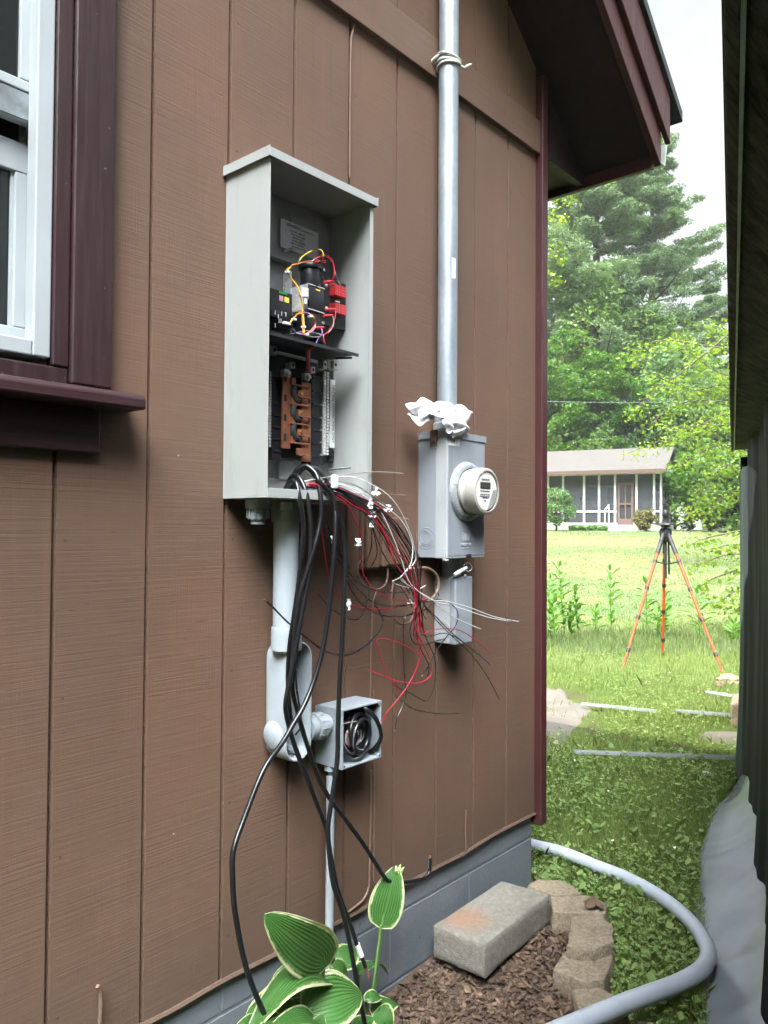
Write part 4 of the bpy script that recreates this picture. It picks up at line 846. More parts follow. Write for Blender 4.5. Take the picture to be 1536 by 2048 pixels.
for k in range(7):
    a = -1.05+.42*(.5+k*.45)/5-math.pi/2+.60; z0 = zl0+.006; b.add([(mx_+.0308*math.cos(a), -md_+.0308*math.sin(a), z0), (mx_+.0308*math.cos(a+.02), -md_+.0308*math.sin(a+.02), z0), (mx_+.0308*math.cos(a+.02), -md_+.0308*math.sin(a+.02), z0+.022), (mx_+.0308*math.cos(a), -md_+.0308*math.sin(a), z0+.022)], [(0, 1, 2, 3)])
b.build('barcode', M['ink'], stk)
zt_ = U(906, 104, .085)[2]
b = MB()
for j in range(3):
    P = [(mx_+.034*math.cos(a), -md_+.034*math.sin(a)*1.02, zt_-.012*j+.008*math.sin(a+j)+.004*math.cos(2*a)) for a in np.arange(0, 6.28, .45)]
    b.tube(P, .0048, 8, 3, True)
b.tube([(mx_-.030, -md_+.01, zt_+.004), (mx_-.038, -.02, zt_-.01), (mx_-.030, -.004, zt_-.03)], .005, 8, 3).tube([(mx_+.028, -md_-.018, zt_-.01), (mx_+.038, -md_-.03, zt_-.022), (mx_+.055, -md_-.036, zt_-.008), (mx_+.064, -md_-.038, zt_-.004)], .0042, 8, 3)
tag(b.build('rope_tie', plain('pale_rope', (.42, .42, .38), .8, bump=.6, bsc=300), smooth=True), 'pale rope wrapped three times round the steel mast and knotted', 'rope')
# ---------------------------------------------------------------- meter cabinet
MX0, MX1, MD, MZ0, MZ1 = 1.846, 2.041, .110, 1.313, 1.688
mc = thing('meter_cabinet', 'grey steel meter cabinet with a round glass meter on its front', 'meter box', (1.943, 0, MZ0))
MB().wb(MX0, MX1, .001, .066, MZ0+.001, MZ1-.004).build('rear_box', M['mgrey'], mc, bevel=.002)
MB().wb(MX0-.0015, MX1+.0015, .0665, MD, MZ0, MZ1-.006).build('cover', M['mgreyl'], mc, bevel=.003)
MB().wb(MX0+.004, MX1-.004, MD, MD+.0012, MZ0+.008, MZ1-.02).build('cover_face', M['mgrey'], mc, bevel=.001)
MB().wb(MX0-.004, MX1+.004, .001, MD+.004, MZ1-.003, MZ1).wb(MX0-.004, MX0-.0022, .001, MD+.004, MZ1-.020, MZ1-.0031).wb(MX1+.0022, MX1+.004, .001, MD+.004, MZ1-.020, MZ1-.0031).wb(MX0-.0021, MX1+.0021, MD+.0022, MD+.004, MZ1-.020, MZ1-.0031).build('rain_cap', M['mgrey'], mc, bevel=.0008)
MB().wb(MX0-.006, MX0-.0016, MD-.010, MD-.004, MZ0-.004, MZ0+.03).wb(MX0-.003, MX0+.006, MD-.014, MD+.002, MZ0-.006, MZ0-.0005).build('latch', M['mgreyl'], mc, bevel=.0008)
# knockout rings on the left side
kq = None
for r in (.030, .022, .0165):
    MB().lathe([(r, 0), (r+.0006, .0012), (r+.0018, .0012), (r+.0024, 0)], Matrix.Translation((MX0+.0002, -.034, 1.372)) @ Matrix.Rotation(-math.pi/2, 4, 'Y'), 36).build('knockout_ring', M['mgrey'], mc, True)
# meter
CX, CZ = 1.947, 1.508; q = U(903, 978, .13)
mq = U(968, 980, .25)
CXm = mq[0]+.0; CZm = mq[2]
CXm, CZm = 1.944, 1.513
WMm = lambda d: Matrix.Translation((CXm, -d, CZm)) @ Matrix.Rotation(math.pi/2, 4, 'X')
MB().lathe([(.060, 0), (.090, 0), (.090, .003), (.086, .010), (.078, .014), (.070, .014), (.070, .008), (.067, .006)], WMm(MD+.001), 56).build('socket_ring', plain('pale_ring', (.34, .36, .37), .3, .4), mc, True)
mt = MB().lathe([(0, .0), (.066, .0), (.0675, .010), (.066, .012), (.066, .040), (.063, .042), (.059, .042), (.059, .030), (0, .030)], WMm(MD+.014), 56).build('meter', M['meterb'], mc, True)
MB().lathe([(.0665, .026), (.070, .028), (.070, .050), (.068, .058), (.063, .061), (.060, .061), (.060, .057), (.064, .053)], WMm(MD+.014), 56).build('bezel', M['bezel'], mt, True)
MB().lathe([(0, .061), (.0598, .0588)], WMm(MD+.014), 48).build('front_glass', M['clear'], mt, True)
MB().lathe([(0, .0565), (.0560, .0565), (.0575, .052), (.0585, .031)], WMm(MD+.014), 48).build('dial_face', M['white'], mt, True)
DF = MD+.014+.0571
MB().wb(CXm-.034, CXm+.020, DF, DF+.0016, CZm+.008, CZm+.026).build('display', plain('lcd_grey', (.05, .06, .05), .3, bump=0), mt, bevel=.0006)
text('lettering', 'CENTRON', .009, WM(CXm-.006, DF+.0003, CZm+.033), M['ink'], mt)
for k, s_ in enumerate(('WATTHOUR METER', 'CL200 240V 3W 60Hz', '1 684 204 6', 'KWH', '')):
    if s_: text('lettering', s_, .0055 if k != 2 else .0075, WM(CXm-.008, DF+.0003, CZm-.001-.0095*k), M['ink'], mt)
MB().wb(CXm-.036, CXm+.016, DF-.0001, DF+.0004, CZm-.0245+.007, CZm-.0245+.010).build('bar', M['mgrey'], mt)
V = [(CXm+.034, -DF, CZm+.004), (CXm+.053, -DF, CZm+.006), (CXm+.053, -DF, CZm-.014), (CXm+.044, -DF, CZm-.034), (CXm+.022, -DF, CZm-.050), (CXm+.004, -DF, CZm-.054), (CXm+.016, -DF, CZm-.030)]
MB().prism(V, (0, -.0006, 0)).build('dial_panel', M['mgreyl'], mt)
# cover label, maker mark, dark hole, screws
A = U(897, 871, MD+.0016); 
cl_ = MB().wb(A[0], A[0]+.056, MD+.0012, MD+.0017, MZ1-.042, MZ1-.0205).build('warning_label', M['white'], mc)
MB().wb(A[0]+.036, A[0]+.055, MD+.0017, MD+.002, MZ1-.0285, MZ1-.0225).build('red_band', M['red'], cl_)
text('lettering', 'DANGER', .0052, WM(A[0]+.0455, MD+.0021, MZ1-.0255, 0), M['white'], cl_)
for k in range(3): text('lettering', 'HAZARDOUS VOLTAGE', .0027, WM(A[0]+.013, MD+.0018, MZ1-.025-.005*k), M['ink'], cl_); text('lettering', 'TURN POWER OFF', .0025, WM(A[0]+.045, MD+.0018, MZ1-.0315-.004*k), M['ink'], cl_)
MB().prism([(A[0]+.027, -MD-.0018, MZ1-.024), (A[0]+.033, -MD-.0018, MZ1-.027), (A[0]+.029, -MD-.0018, MZ1-.031), (A[0]+.033, -MD-.0018, MZ1-.040), (A[0]+.025, -MD-.0018, MZ1-.032)], (0, -.0004, 0)).build('shock_mark', M['ink'], cl_)
q = U(932, 1088, MD+.002); em = M['mgreyl']
text('maker_lettering', 'MILBANK', .0135, WM(q[0], MD+.0013, q[2]-.002), em, mc, .0012)
text('maker_lettering', 'SHINING EXAMPLE', .0052, WM(q[0], MD+.0013, q[2]-.012), em, mc, .0008)
b = MB()
for k, (hx, h0, h1) in enumerate(((-.012, -.008, .006), (-.006, -.010, .010), (0, -.010, .014), (.006, -.010, .010), (.012, -.008, .006))):
    b.wb(q[0]+hx-.0013, q[0]+hx+.0013, MD+.001, MD+.0028, q[2]+.020+h0, q[2]+.020+h1)
for s in (-1, 1): b.tube([(q[0]+s*.014, -MD-.0015, q[2]+.034), (q[0]+s*.019, -MD-.0015, q[2]+.021), (q[0]+s*.014, -MD-.0015, q[2]+.009)], .0011, 6, 4)
b.build('maker_emblem', em, mc)
q = U(938, 1111, MD+.002); MB().prism([(q[0]-.014, -MD-.0012, MZ0+.003), (q[0]+.014, -MD-.0012, MZ0+.003), (q[0]+.013, -MD-.0012, MZ0+.010), (q[0]+.004, -MD-.0012, MZ0+.013), (q[0]-.006, -MD-.0012, MZ0+.011), (q[0]-.012, -MD-.0012, MZ0+.012)], (0, -.0008, 0)).build('seal_hole', M['ink'], mc)
# ---------------------------------------------------------------- white rag, brown connector
def rag():
    from mathutils import noise
    b = MB()
    def sheet_(pts, wd, face, n1=46, n2=22, fold=.010, sd=0):
        Q = catmull([np.array(p) for p in pts], 12); L_ = len(Q)-1; base = len(b.v); face = np.array(face, float)
        for i in range(n1+1):
            f = i/n1*L_; j = min(int(f), L_-1); p = Q[j]*(1-(f-j))+Q[j+1]*(f-j); t = Q[j+1]-Q[j]; t /= np.linalg.norm(t)+1e-9
            s = np.cross(t, face); s /= np.linalg.norm(s)+1e-9; u_ = np.cross(s, t); env = (math.sin(math.pi*min(1, .12+.88*i/n1)))**.5
            for k in range(n2+1):
                v = k/n2-.5; ph = v*9+sd+1.3*math.sin(i*.11+sd); w_ = wd*(.55+.45*env)*(1+.18*math.sin(i*.31+sd))
                q = p+s*w_*v*1.15+u_*(fold*.8*math.cos(ph)*(1-abs(v)*.4)-fold*4.5*v*v*2)
                q = q+np.array(noise.noise_vector(Vector(q)*34+Vector((sd, 0, 0))))*.0028
                b.v.append(tuple(q))
        m = n2+1
        for i in range(n1):
            for k in range(n2): b.f.append([base+i*m+k, base+(i+1)*m+k, base+(i+1)*m+k+1, base+i*m+k+1]); b.mi.append(0)
    C = lambda X, Y, d: U(*c4(X, Y), d)
    sheet_([C(470, 180, .05), C(520, 140, .07), C(590, 108, .09), C(650, 112, .10), C(690, 160, .115)], .050, (0, -1, .5), fold=.006, sd=1)
    sheet_([C(478, 185, .05), C(520, 215, .075), C(590, 200, .09), C(650, 175, .10)], .034, (0, -1, .3), fold=.005, sd=2)
    sheet_([C(630, 165, .09), C(690, 150, .115), C(760, 130, .12), C(810, 150, .12), C(850, 190, .118), C(900, 150, .105), C(935, 165, .10)], .058, (0, -1, .6), fold=.008, sd=3)
    sheet_([C(700, 190, .11), C(770, 200, .13), C(830, 230, .135), C(880, 260, .13), C(915, 290, .125)], .050, (0, -1, .3), fold=.008, sd=4)
    sheet_([C(740, 190, .12), C(770, 255, .132), C(790, 300, .130), C(770, 345, .126)], .034, (0, -1, 0), fold=.005, sd=5)
    sheet_([C(860, 215, .12), C(880, 270, .130), C(850, 315, .131), C(790, 335, .128)], .032, (0, -1, 0), fold=.005, sd=6)
    o = b.build('white_rag', M['cloth'], smooth=True, sharp=180)
    md = o.modifiers.new('soft', 'SMOOTH'); md.factor = .6; md.iterations = 12; md = o.modifiers.new('thickness', 'SOLIDIFY'); md.thickness = .0015
    tag(o, 'crumpled white cloth rag draped over the top of the meter cabinet', 'rag')
rag()
pg = thing('brown_cord_clip', 'small brown two pronged clip hung on the top left edge of the meter cabinet', 'clip', tuple(U(862, 855, .085)))
A = U(*c4(595, 245), .075); q = A
MB().box(MX0-.013, MX0-.0045, -.078, -.055, MZ1-.030, MZ1+.004).build('clip_body', M['brownp'], pg, bevel=.002)
for y in (-.076, -.058): MB().box(MX0-.011, MX0-.0055, y, y+.004, MZ1-.045, MZ1-.0305).build('prong', M['brownp'], pg, bevel=.0008)
MB().tube([(MX0-.009, -.062, MZ1+.003), (MX0-.006, -.05, MZ1+.012), (MX0-.006, -.02, MZ1+.010), (MX0-.006, -.006, MZ1-.01), (MX0-.005, -.004, MZ1-.06), (MX0-.006, -.003, MZ1-.15), (MX0-.004, -.003, MZ1-.22), (MX0-.007, -.003, MZ1-.32), (MX0-.006, -.004, MZ1-.38)], .0016, 6, 6).build('cord', M['browncord'], pg, True)
# ---------------------------------------------------------------- small disconnect box below the meter
db = thing('disconnect_box', 'small closed grey metal box under the meter cabinet', 'utility box', (1.973, 0, 1.05))
MB().wb(1.929, 2.016, .001, .060, 1.052, 1.252).build('box', M['mgreyl'], db, bevel=.003)
MB().wb(1.927, 2.018, .0605, .083, 1.050, 1.255).build('cover', M['mgrey'], db, bevel=.005, seg=3)
MB().cyl((1.965, -.04, 1.252), (1.965, -.04, MZ0), .030, 28).build('hub', M['mgrey'], db, True)
MB().lathe([(.026, 0), (.0265, .001), (.030, .001), (.0305, 0)], Matrix.Translation((1.9288, -.034, 1.09)) @ Matrix.Rotation(-math.pi/2, 4, 'Y'), 32).build('knockout_ring', M['mgreyl'], db, True)
b = MB().cyl((1.972, -.086, 1.262), (1.972, -.086, 1.256), .004, 10); b.build('cover_screw', M['steel'], db, True)
C = lambda X, Y, d: U(*c4(X, Y), d)
sl_ = thing('meter_seal', 'clear plastic seal tag with a bent wire loop standing on the small grey box', 'seal', tuple(C(860, 1400, .09)))
MB().tube([C(800, 1420, .085), C(840, 1395, .09), C(895, 1365, .092)], [.005, .0065, .005], 8, 3).build('tag_body', M['label'], sl_, True)
MB().tube([C(875, 1365, .092), C(880, 1335, .092), C(910, 1325, .094), C(930, 1345, .094), C(935, 1370, .092), (C(915, 1392, .092)), C(890, 1385, .092)], .0012, 6, 5).build('wire_loop', M['steel'], sl_, True)
# ---------------------------------------------------------------- brown telephone box and painted cords
tb_ = thing('telephone_box', 'brown painted plastic telephone box on the siding half hidden behind the loose wires', 'utility box', (1.70, 0, 1.29))
a0 = U(*c5(920, 850), 0)[0]
MB().wb(1.585, 1.775, .001, .014, 1.285, 1.50).build('base', M['brownp'], tb_, bevel=.003)
MB().wb(1.645, 1.763, .0145, .038, 1.292, 1.432).build('cover', M['brownp'], tb_, bevel=.006, seg=3)
MB().prism([(1.66, -.0385, 1.30), (1.75, -.0385, 1.30), (1.742, -.0385, 1.312), (1.668, -.0385, 1.312)], (0, -.002, 0)).build('cover_ridge', M['brownp'], tb_)
MB().wb(1.59, 1.64, .0145, .030, 1.29, 1.49).build('side_cover', M['brownp'], tb_, bevel=.004)
MB().lathe([(0, .002), (.006, .002), (.007, 0)], WM(1.728, .0405, 1.318), 14).build('cover_screw', M['ink'], tb_, True)
def cord(pts, cf, r, d, mat, name, label, cat, group=None, seg=8, tip=None, tape=(), parts=None):
    dd = d if hasattr(d, '__len__') else [d, d]; n = len(pts); P = []
    for i, (X, Y) in enumerate(pts):
        f = i/(n-1)*(len(dd)-1); j = min(int(f), len(dd)-2); P.append(U(*cf(X, Y), dd[j]+(dd[j+1]-dd[j])*(f-j)))
    if tip or tape:
        t = thing(name, label, cat, tuple(P[0]), group)
        MB().tube(P, r, seg, 6).build('insulation', M[mat], t, True, uv=(mat == 'cable'))
        if tip:
            a, b2 = P[-1], P[-2]; v = a-b2; v /= np.linalg.norm(v)
            MB().tube([a-v*.001, a+v*tip], r*.55, 6, 1).build('copper_tip', M['copper'], t, True)
        for (X, Y, w_, h_, dt) in tape:
            q = U(*cf(X, Y), dt); b = MB(); k = 5; V = []
            for i in range(k+1):
                for j in range(k+1):
                    u, v = i/k-.5, j/k-.5
                    V.append((q[0]+u*w_*(1+.3*math.sin(j*2.1+X)), q[1]-.004-.010*math.sin(i*1.9+X)*math.cos(j*1.3+Y)*(w_/.02), q[2]+v*h_*(1-.35*abs(u)*math.sin(X+j))))
            b.add(V, [(i*(k+1)+j, (i+1)*(k+1)+j, (i+1)*(k+1)+j+1, i*(k+1)+j+1) for i in range(k) for j in range(k)])
            V2 = [(x+.002, y+.0025, z) for x, y, z in V]; b.add(V2, [(i*(k+1)+j, (i+1)*(k+1)+j, (i+1)*(k+1)+j+1, i*(k+1)+j+1) for i in range(k) for j in range(k)])
            b.build('tape_flag', M['tape'], t, True, sharp=180)
        return t
    return tag(MB().tube(P, r, seg, 6).build(name, M[mat], smooth=True, uv=(mat == 'cable')), label, cat, group)
bg_ = 'painted brown cords on the siding'
cord([(1080, 870), (1078, 940), (1050, 1000), (990, 1018), (910, 985), (860, 910), (862, 840), (900, 790)], c5, .0028, .03, 'browncord', 'telephone_cable', 'brown cord looping under the telephone box in a U', 'cord', bg_)
cord([(1240, 880), (1290, 868), (1370, 865), (1430, 905), (1452, 970), (1440, 1040), (1400, 1090), (1350, 1110)], c5, .0042, .085, 'browncord', 'telephone_cable', 'thickest brown cord, a big open loop left of the small grey box', 'cord', bg_)
cord([(1125, 965), (1108, 1060), (1115, 1180), (1140, 1250), (1200, 1275), (1250, 1250), (1275, 1180), (1290, 1120)], c5, .0034, .05, 'browncord', 'telephone_cable', 'brown cord bent in a low U beneath the wire bundle', 'cord', bg_)
cord([(1170, 985), (1230, 1080), (1262, 1150)], c5, .003, .045, 'browncord', 'telephone_cable', 'short slanting brown cord inside the wire bundle', 'cord', bg_)
cord([(1000, 1035), (980, 1090), (968, 1150), (965, 1250), (958, 1450), (955, 1700), (953, 1829)], c5, .003, .006, 'browncord', 'telephone_cable', 'painted cord running down the siding from the telephone box to the junction box', 'cord', bg_)
cord([(742, 1540), (741, 1640), (739, 1740), (737, 1775), (726, 1800), (702, 1820), (694, 1826)], lambda x, y: (x, y), .0032, .006, 'browncord', 'telephone_cable', 'painted cord below the junction box curving left to the bottom edge of the siding', 'cord', bg_)
cord([(747, 1380), (748, 1640), (747, 1750), (750, 1765)], lambda x, y: (x, y), .0022, .005, 'browncord', 'telephone_cable', 'thin straight painted cord passing right behind the junction box', 'cord', bg_)
cord([(718, -5), (713, 20), (706, 60), (702, 90), (700, 200), (699, 355)], lambda x, y: (x, y), .0022, .006, 'browncord', 'telephone_cable', 'thin pale brown cord hanging from the top of the wall behind the open cabinet', 'cord', bg_)
cord([(195, 1972), (201, 1985), (201, 2020), (199, 2055)], lambda x, y: (x, y), .0042, [.02, .012], 'browncord', 'telephone_cable', 'short stub of brown cord sticking up at the bottom left of the siding', 'cord', bg_)
cord([(932, 1620), (931, 1660), (932, 1702)], lambda x, y: (x, y), .0025, .005, 'browncord', 'telephone_cable', 'very short painted cord just above the grey foundation near the corner', 'cord', bg_)
# ---------------------------------------------------------------- heavy black cables
idt = lambda x, y: (x, y); gb = 'heavy black cables hanging out of the cabinet'
rc = .0057
cord([(598, 985), (594, 960), (606, 938), (632, 938), (656, 968), (669, 1010), (671, 1050), (668, 1110), (662, 1180), (655, 1240), (643, 1310), (625, 1370), (606, 1415), (587, 1447), (565, 1485), (527, 1540), (487, 1640), (467, 1700), (465, 1750), (471, 1831), (495, 1944), (537, 2048), (556, 2090)], idt, rc, [.07, .12, .165, .185, .18, .18, .185, .20, .22, .23, .24], 'cable', 'heavy_cable', 'heavy black cable bowing out furthest left across the brown siding', 'cable', gb, 12)
cord([(584, 990), (582, 965), (592, 943), (612, 932), (630, 945), (640, 965), (663, 990), (672, 1020), (685, 1060), (691, 1120), (688, 1200), (683, 1300), (680, 1345), (676, 1450), (674, 1525), (661, 1615), (656, 1660), (660, 1720), (667, 1770), (684, 1820), (699, 1884), (718, 1990), (730, 2048), (738, 2095)], idt, rc, [.07, .11, .16, .175, .18, .185, .19, .19, .20, .20, .21], 'cable', 'heavy_cable', 'heavy black cable with a bright sheen hanging straightest, in front of the junction box', 'cable', gb, 12)
cord([(578, 990), (576, 970), (584, 953), (598, 955), (612, 985), (620, 1035), (622, 1080), (619, 1140), (611, 1190), (598, 1260), (584, 1340), (572, 1400), (573, 1430), (584, 1475), (600, 1520), (617, 1563), (635, 1610), (652, 1655), (662, 1715), (676, 1780), (694, 1830), (705, 1862), (714, 1890)], idt, rc, [.07, .11, .162, .165, .16, .15, .13, .135, .13, .12, .13], 'cable', 'heavy_cable', 'heavy black cable ending beside the hosta with a white band and copper end', 'cable', gb, 12, tip=None)
q1, q2, q3 = U(718, 1893, .131), U(723, 1912, .132), U(738, 1955, .134); a = U(714, 1888, .13)
hc = [o for o in bpy.data.objects if o.get('label', '').startswith('heavy black cable ending')][0]
MB().tube([a, q2], .0066, 12, 1).build('white_band', M['tape'], hc, True); MB().tube([q2, (q2+q3)/2], .0054, 12, 1).build('bare_end', M['cable'], hc, True); MB().tube([(q2+q3)/2, q3], [.0042, .0038], 10, 1).build('copper_end', plain('dull_copper', (.30, .13, .08), .6, .3), hc, True)
cord([(590, 990), (586, 958), (598, 935), (620, 940), (634, 962), (642, 1000), (641, 1040), (630, 1090), (612, 1150), (598, 1200), (590, 1260), (586, 1330), (585, 1380), (594, 1420), (607, 1467), (620, 1507), (638, 1558), (660, 1598), (690, 1638), (728, 1690), (766, 1750), (783, 1763), (810, 1764), (845, 1758), (858, 1745), (860, 1716)], idt, rc, [.07, .11, .165, .17, .155, .14, .115, .10, .11, .12, .125, .12], 'cable', 'heavy_cable', 'heavy black cable bending up at its cut end just above the foundation edge', 'cable', gb, 12, tip=.006)
cord([(570, 1000), (572, 975), (590, 962), (600, 1000), (606, 1060), (600, 1140), (588, 1230), (578, 1300), (576, 1370), (580, 1420), (583, 1452), (578, 1462)], idt, .0053, [.06, .13, .162, .15, .12, .09, .07, .05], 'cable', 'heavy_cable', 'heavy black cable going down into the open access fitting', 'cable', gb, 12)
cord([(600, 1225), (596, 1290), (592, 1360), (600, 1420), (602, 1452), (590, 1470)], idt, .0025, [.12, .09, .07, .05], 'wblack', 'thin_wire', 'thin black wire running down inside the open access fitting', 'wire')
# ---------------------------------------------------------------- loose thin wires
gw = 'loose thin wires hanging from the cabinet'
def cw(col, label, pts, d, tip=.006, tape=(), cf=c5, r=.00145):
    if col == 'w': r = .0014
    st = [(420, 292), (440, 262)] if pts[0][0] < 640 and cf is c5 and pts[0][1] < 300 else []
    if st: d = [.09, .13]+list(d)
    return cord(st+pts, cf, r, d, {'b': 'wblack', 'r': 'wred', 'w': 'wwhite', 'g': 'wgrey'}[col], 'thin_wire', label, 'wire', gw, 6, tip, tape)
DD = [.165, .17, .16, .14, .12, .10]
# whites and greys
cw('g', 'grey wire reaching straight right from the cabinet mouth with a bare copper tip', [(460, 240), (570, 210), (690, 192), (800, 175), (900, 165), (1000, 160), (1100, 165), (1190, 172)], [.165, .165, .16, .15], .007)
cw('w', 'outermost pale wire arching over to the right from the cabinet mouth', [(462, 232), (600, 205), (780, 192), (880, 212), (960, 250), (1060, 310), (1140, 395), (1200, 500), (1250, 620), (1275, 720), (1285, 800), (1240, 868), (1165, 935), (1115, 965), (1200, 1000), (1300, 1015), (1355, 992)], DD, None, [(985, 300, .016, .020, .165)])
cw('g', 'taupe wire following the outer white wire and ending behind the bundle', [(465, 245), (650, 225), (780, 240), (880, 275), (980, 345), (1100, 430), (1190, 540), (1245, 660), (1270, 780), (1262, 870), (1270, 960)], DD, .006)
cw('w', 'white wire with a tape flag, its bare end lowest right of the small grey box', [(470, 240), (700, 238), (850, 290), (980, 365), (1080, 430), (1160, 495), (1220, 580), (1262, 700), (1250, 830), (1200, 900), (1175, 945), (1240, 995), (1330, 1050), (1400, 1090), (1440, 1130), (1520, 1195), (1620, 1250), (1760, 1310)], DD, .006, [(1072, 425, .020, .018, .155)])
cw('w', 'white wire whose bare end reaches furthest right over the siding', [(470, 250), (720, 250), (860, 310), (950, 370), (1040, 470), (1120, 640), (1180, 800), (1230, 950), (1300, 1030), (1400, 1095), (1500, 1105), (1600, 1130), (1700, 1160), (1800, 1200), (1900, 1230), (2040, 1255)], DD, .008, [(940, 392, .018, .024, .165)])
cw('w', 'white wire crossing the top of the small grey box just under its twin', [(1180, 940), (1260, 1010), (1350, 1065), (1430, 1110), (1540, 1135), (1680, 1180), (1820, 1225), (1980, 1255)], [.09, .10, .10], .006)
# reds
cw('r', 'short red wire ending at a white tape flag below the cabinet', [(450, 255), (560, 255), (700, 340), (790, 410), (840, 510), (880, 590), (880, 650)], [.165, .17, .16, .15], None, [(855, 675, .016, .018, .15)])
cw('r', 'long red wire curling back left below the bundle to a frayed end', [(470, 245), (650, 290), (800, 370), (930, 460), (1030, 560), (1100, 700), (1120, 800), (1200, 920), (1260, 1010), (1280, 1100), (1270, 1200), (1290, 1320), (1350, 1440), (1395, 1550), (1395, 1650), (1300, 1705), (1150, 1690), (1020, 1640), (935, 1607)], DD, .008)
cw('r', 'longest red wire falling to the right edge of the junction box', [(480, 250), (600, 270), (760, 360), (900, 440), (1000, 520), (1090, 680), (1140, 745), (1210, 810), (1245, 910), (1270, 1000), (1290, 1100), (1300, 1250), (1305, 1400), (1315, 1500), (1290, 1600), (1230, 1720), (1150, 1829), (1070, 1925), (1040, 2000)], DD, .005)
cw('r', 'red wire hanging nearly straight down left of the tape flags', [(585, 500), (600, 600), (620, 750), (650, 930), (700, 1040), (745, 1085)], [.15, .12, .09, .08], .006)
cw('r', 'red wire sweeping right in a shallow arc from a white tape flag', [(795, 1122), (870, 1150), (1000, 1165), (1150, 1150), (1290, 1115), (1380, 1090)], [.08, .09, .10], None, [(788, 1130, .012, .030, .085)])
cw('r', 'red wire in the upper shallow arc with tape near the brown loop', [(890, 770), (900, 900), (960, 990), (1060, 1070), (1180, 1105), (1280, 1105), (1385, 1080)], [.06, .08, .10], None, [(1258, 1108, .024, .012, .105)])
cw('r', 'red wire folded into a tall narrow loop below the bundle', [(1290, 1180), (1270, 1300), (1305, 1420), (1310, 1490), (1200, 1425), (1080, 1385), (1010, 1385), (1005, 1440), (1060, 1600), (1120, 1700), (1170, 1770), (1205, 1800)], [.10, .09, .07], .006)
cw('r', 'pink red wire passing over the bottom of the small grey box', [(1290, 1180), (1310, 1280), (1335, 1345), (1400, 1318), (1480, 1308), (1570, 1310), (1650, 1340), (1750, 1410), (1835, 1480)], [.10, .10, .10], .005)
cw('r', 'red wire in the middle of the bundle dropping behind its crossing point', [(475, 262), (640, 285), (820, 400), (960, 480), (1050, 620), (1105, 760), (1180, 900), (1250, 1020), (1300, 1100), (1380, 1085)], DD, .005, [(955, 470, .020, .018, .16)])
# blacks
BL = [('black wire on the outer edge of the black arcs over the telephone box', [(475, 255), (620, 250), (860, 340), (1030, 430), (1150, 540), (1230, 660), (1300, 780), (1322, 880), (1312, 1060), (1320, 1160)], DD),
      ('second black wire from the outer edge of the black arcs', [(480, 255), (640, 255), (850, 340), (980, 420), (1100, 530), (1190, 660), (1265, 800), (1300, 950), (1305, 1100)], DD),
      ('third black wire of the arcs, crossing the telephone box cover', [(480, 260), (650, 270), (800, 330), (970, 430), (1070, 560), (1160, 690), (1235, 830), (1280, 980), (1295, 1130), (1290, 1180)], DD),
      ('innermost black wire of the arcs over the telephone box', [(485, 262), (640, 285), (800, 360), (940, 450), (1040, 580), (1130, 730), (1210, 880), (1265, 1010), (1290, 1080), (1340, 1110)], DD)]
for l, P, d in BL: cw('b', l, P, d, .005, r=.0013)
cw('b', 'black wire from a tape flag curving in front of the telephone box side', [(955, 540), (965, 620), (962, 700), (940, 780), (905, 825)], [.15, .10, .05], None, [(952, 525, .014, .026, .155)])
cw('b', 'black wire hanging from the tape flag to the foot of the telephone box', [(962, 545), (990, 650), (1003, 740), (990, 800), (958, 850)], [.15, .10, .06], .005)
cw('b', 'black wire slanting down across the telephone box cover', [(965, 545), (1010, 670), (1060, 780), (1120, 870), (1180, 940), (1240, 1050)], [.15, .11, .09], .005)
cw('b', 'black wire in the upper long sag ending at a hooked tip', [(590, 440), (650, 620), (740, 780), (800, 900), (900, 990), (1020, 1035), (1150, 1045), (1260, 1020), (1355, 990)], [.15, .13, .10, .09], .006)
cw('b', 'black wire in the middle long sag under the upper one', [(592, 450), (690, 740), (800, 940), (900, 1050), (960, 1105), (1080, 1140), (1240, 1130), (1360, 1100)], [.15, .12, .10, .09], .006)
cw('b', 'black wire in the lowest long sag of the bundle', [(700, 560), (780, 930), (830, 1050), (920, 1150), (1060, 1212), (1200, 1215), (1350, 1170), (1430, 1105), (1455, 1060), (1438, 1045)], [.15, .12, .10, .10], .005)
cw('b', 'black wire curling up to a copper tip between the heavy cables', [(935, 985), (942, 1060), (905, 1180), (860, 1238), (780, 1228), (680, 1170), (605, 1095), (565, 1045)], [.08, .09, .09], .008)
cw('b', 'black wire in the widest arc, its copper tip left of the plastic conduit', [(980, 1130), (1020, 1180), (1045, 1260), (1000, 1350), (880, 1460), (750, 1503), (620, 1470), (520, 1400), (360, 1270), (240, 1150), (195, 1108)], [.06, .08, .10, .115, .12], .010, r=.0022)
cw('b', 'black wire hanging plumb down to a copper tip beside the junction box', [(1300, 1100), (1285, 1180), (1215, 1215), (1195, 1300), (1195, 1500), (1208, 1700), (1215, 1780), (1190, 1870), (1150, 1960), (1135, 2040)], [.10, .09, .08], .009)
cw('b', 'black wire curving far right and back in a long teardrop', [(1300, 1180), (1360, 1370), (1425, 1530), (1425, 1700), (1375, 1830), (1320, 1820), (1250, 1780), (1160, 1740), (1130, 1700)], [.10, .09, .07], .005)
cw('b', 'black wire ending lowest right of the small grey box', [(1360, 1150), (1440, 1250), (1550, 1360), (1680, 1480), (1800, 1640), (1895, 1820)], [.10, .11, .10], .006)
cw('b', 'black wire slanting across the lower right corner of the small grey box', [(1350, 1140), (1430, 1215), (1530, 1320), (1650, 1420), (1750, 1500), (1830, 1570)], [.10, .11, .10], .006)
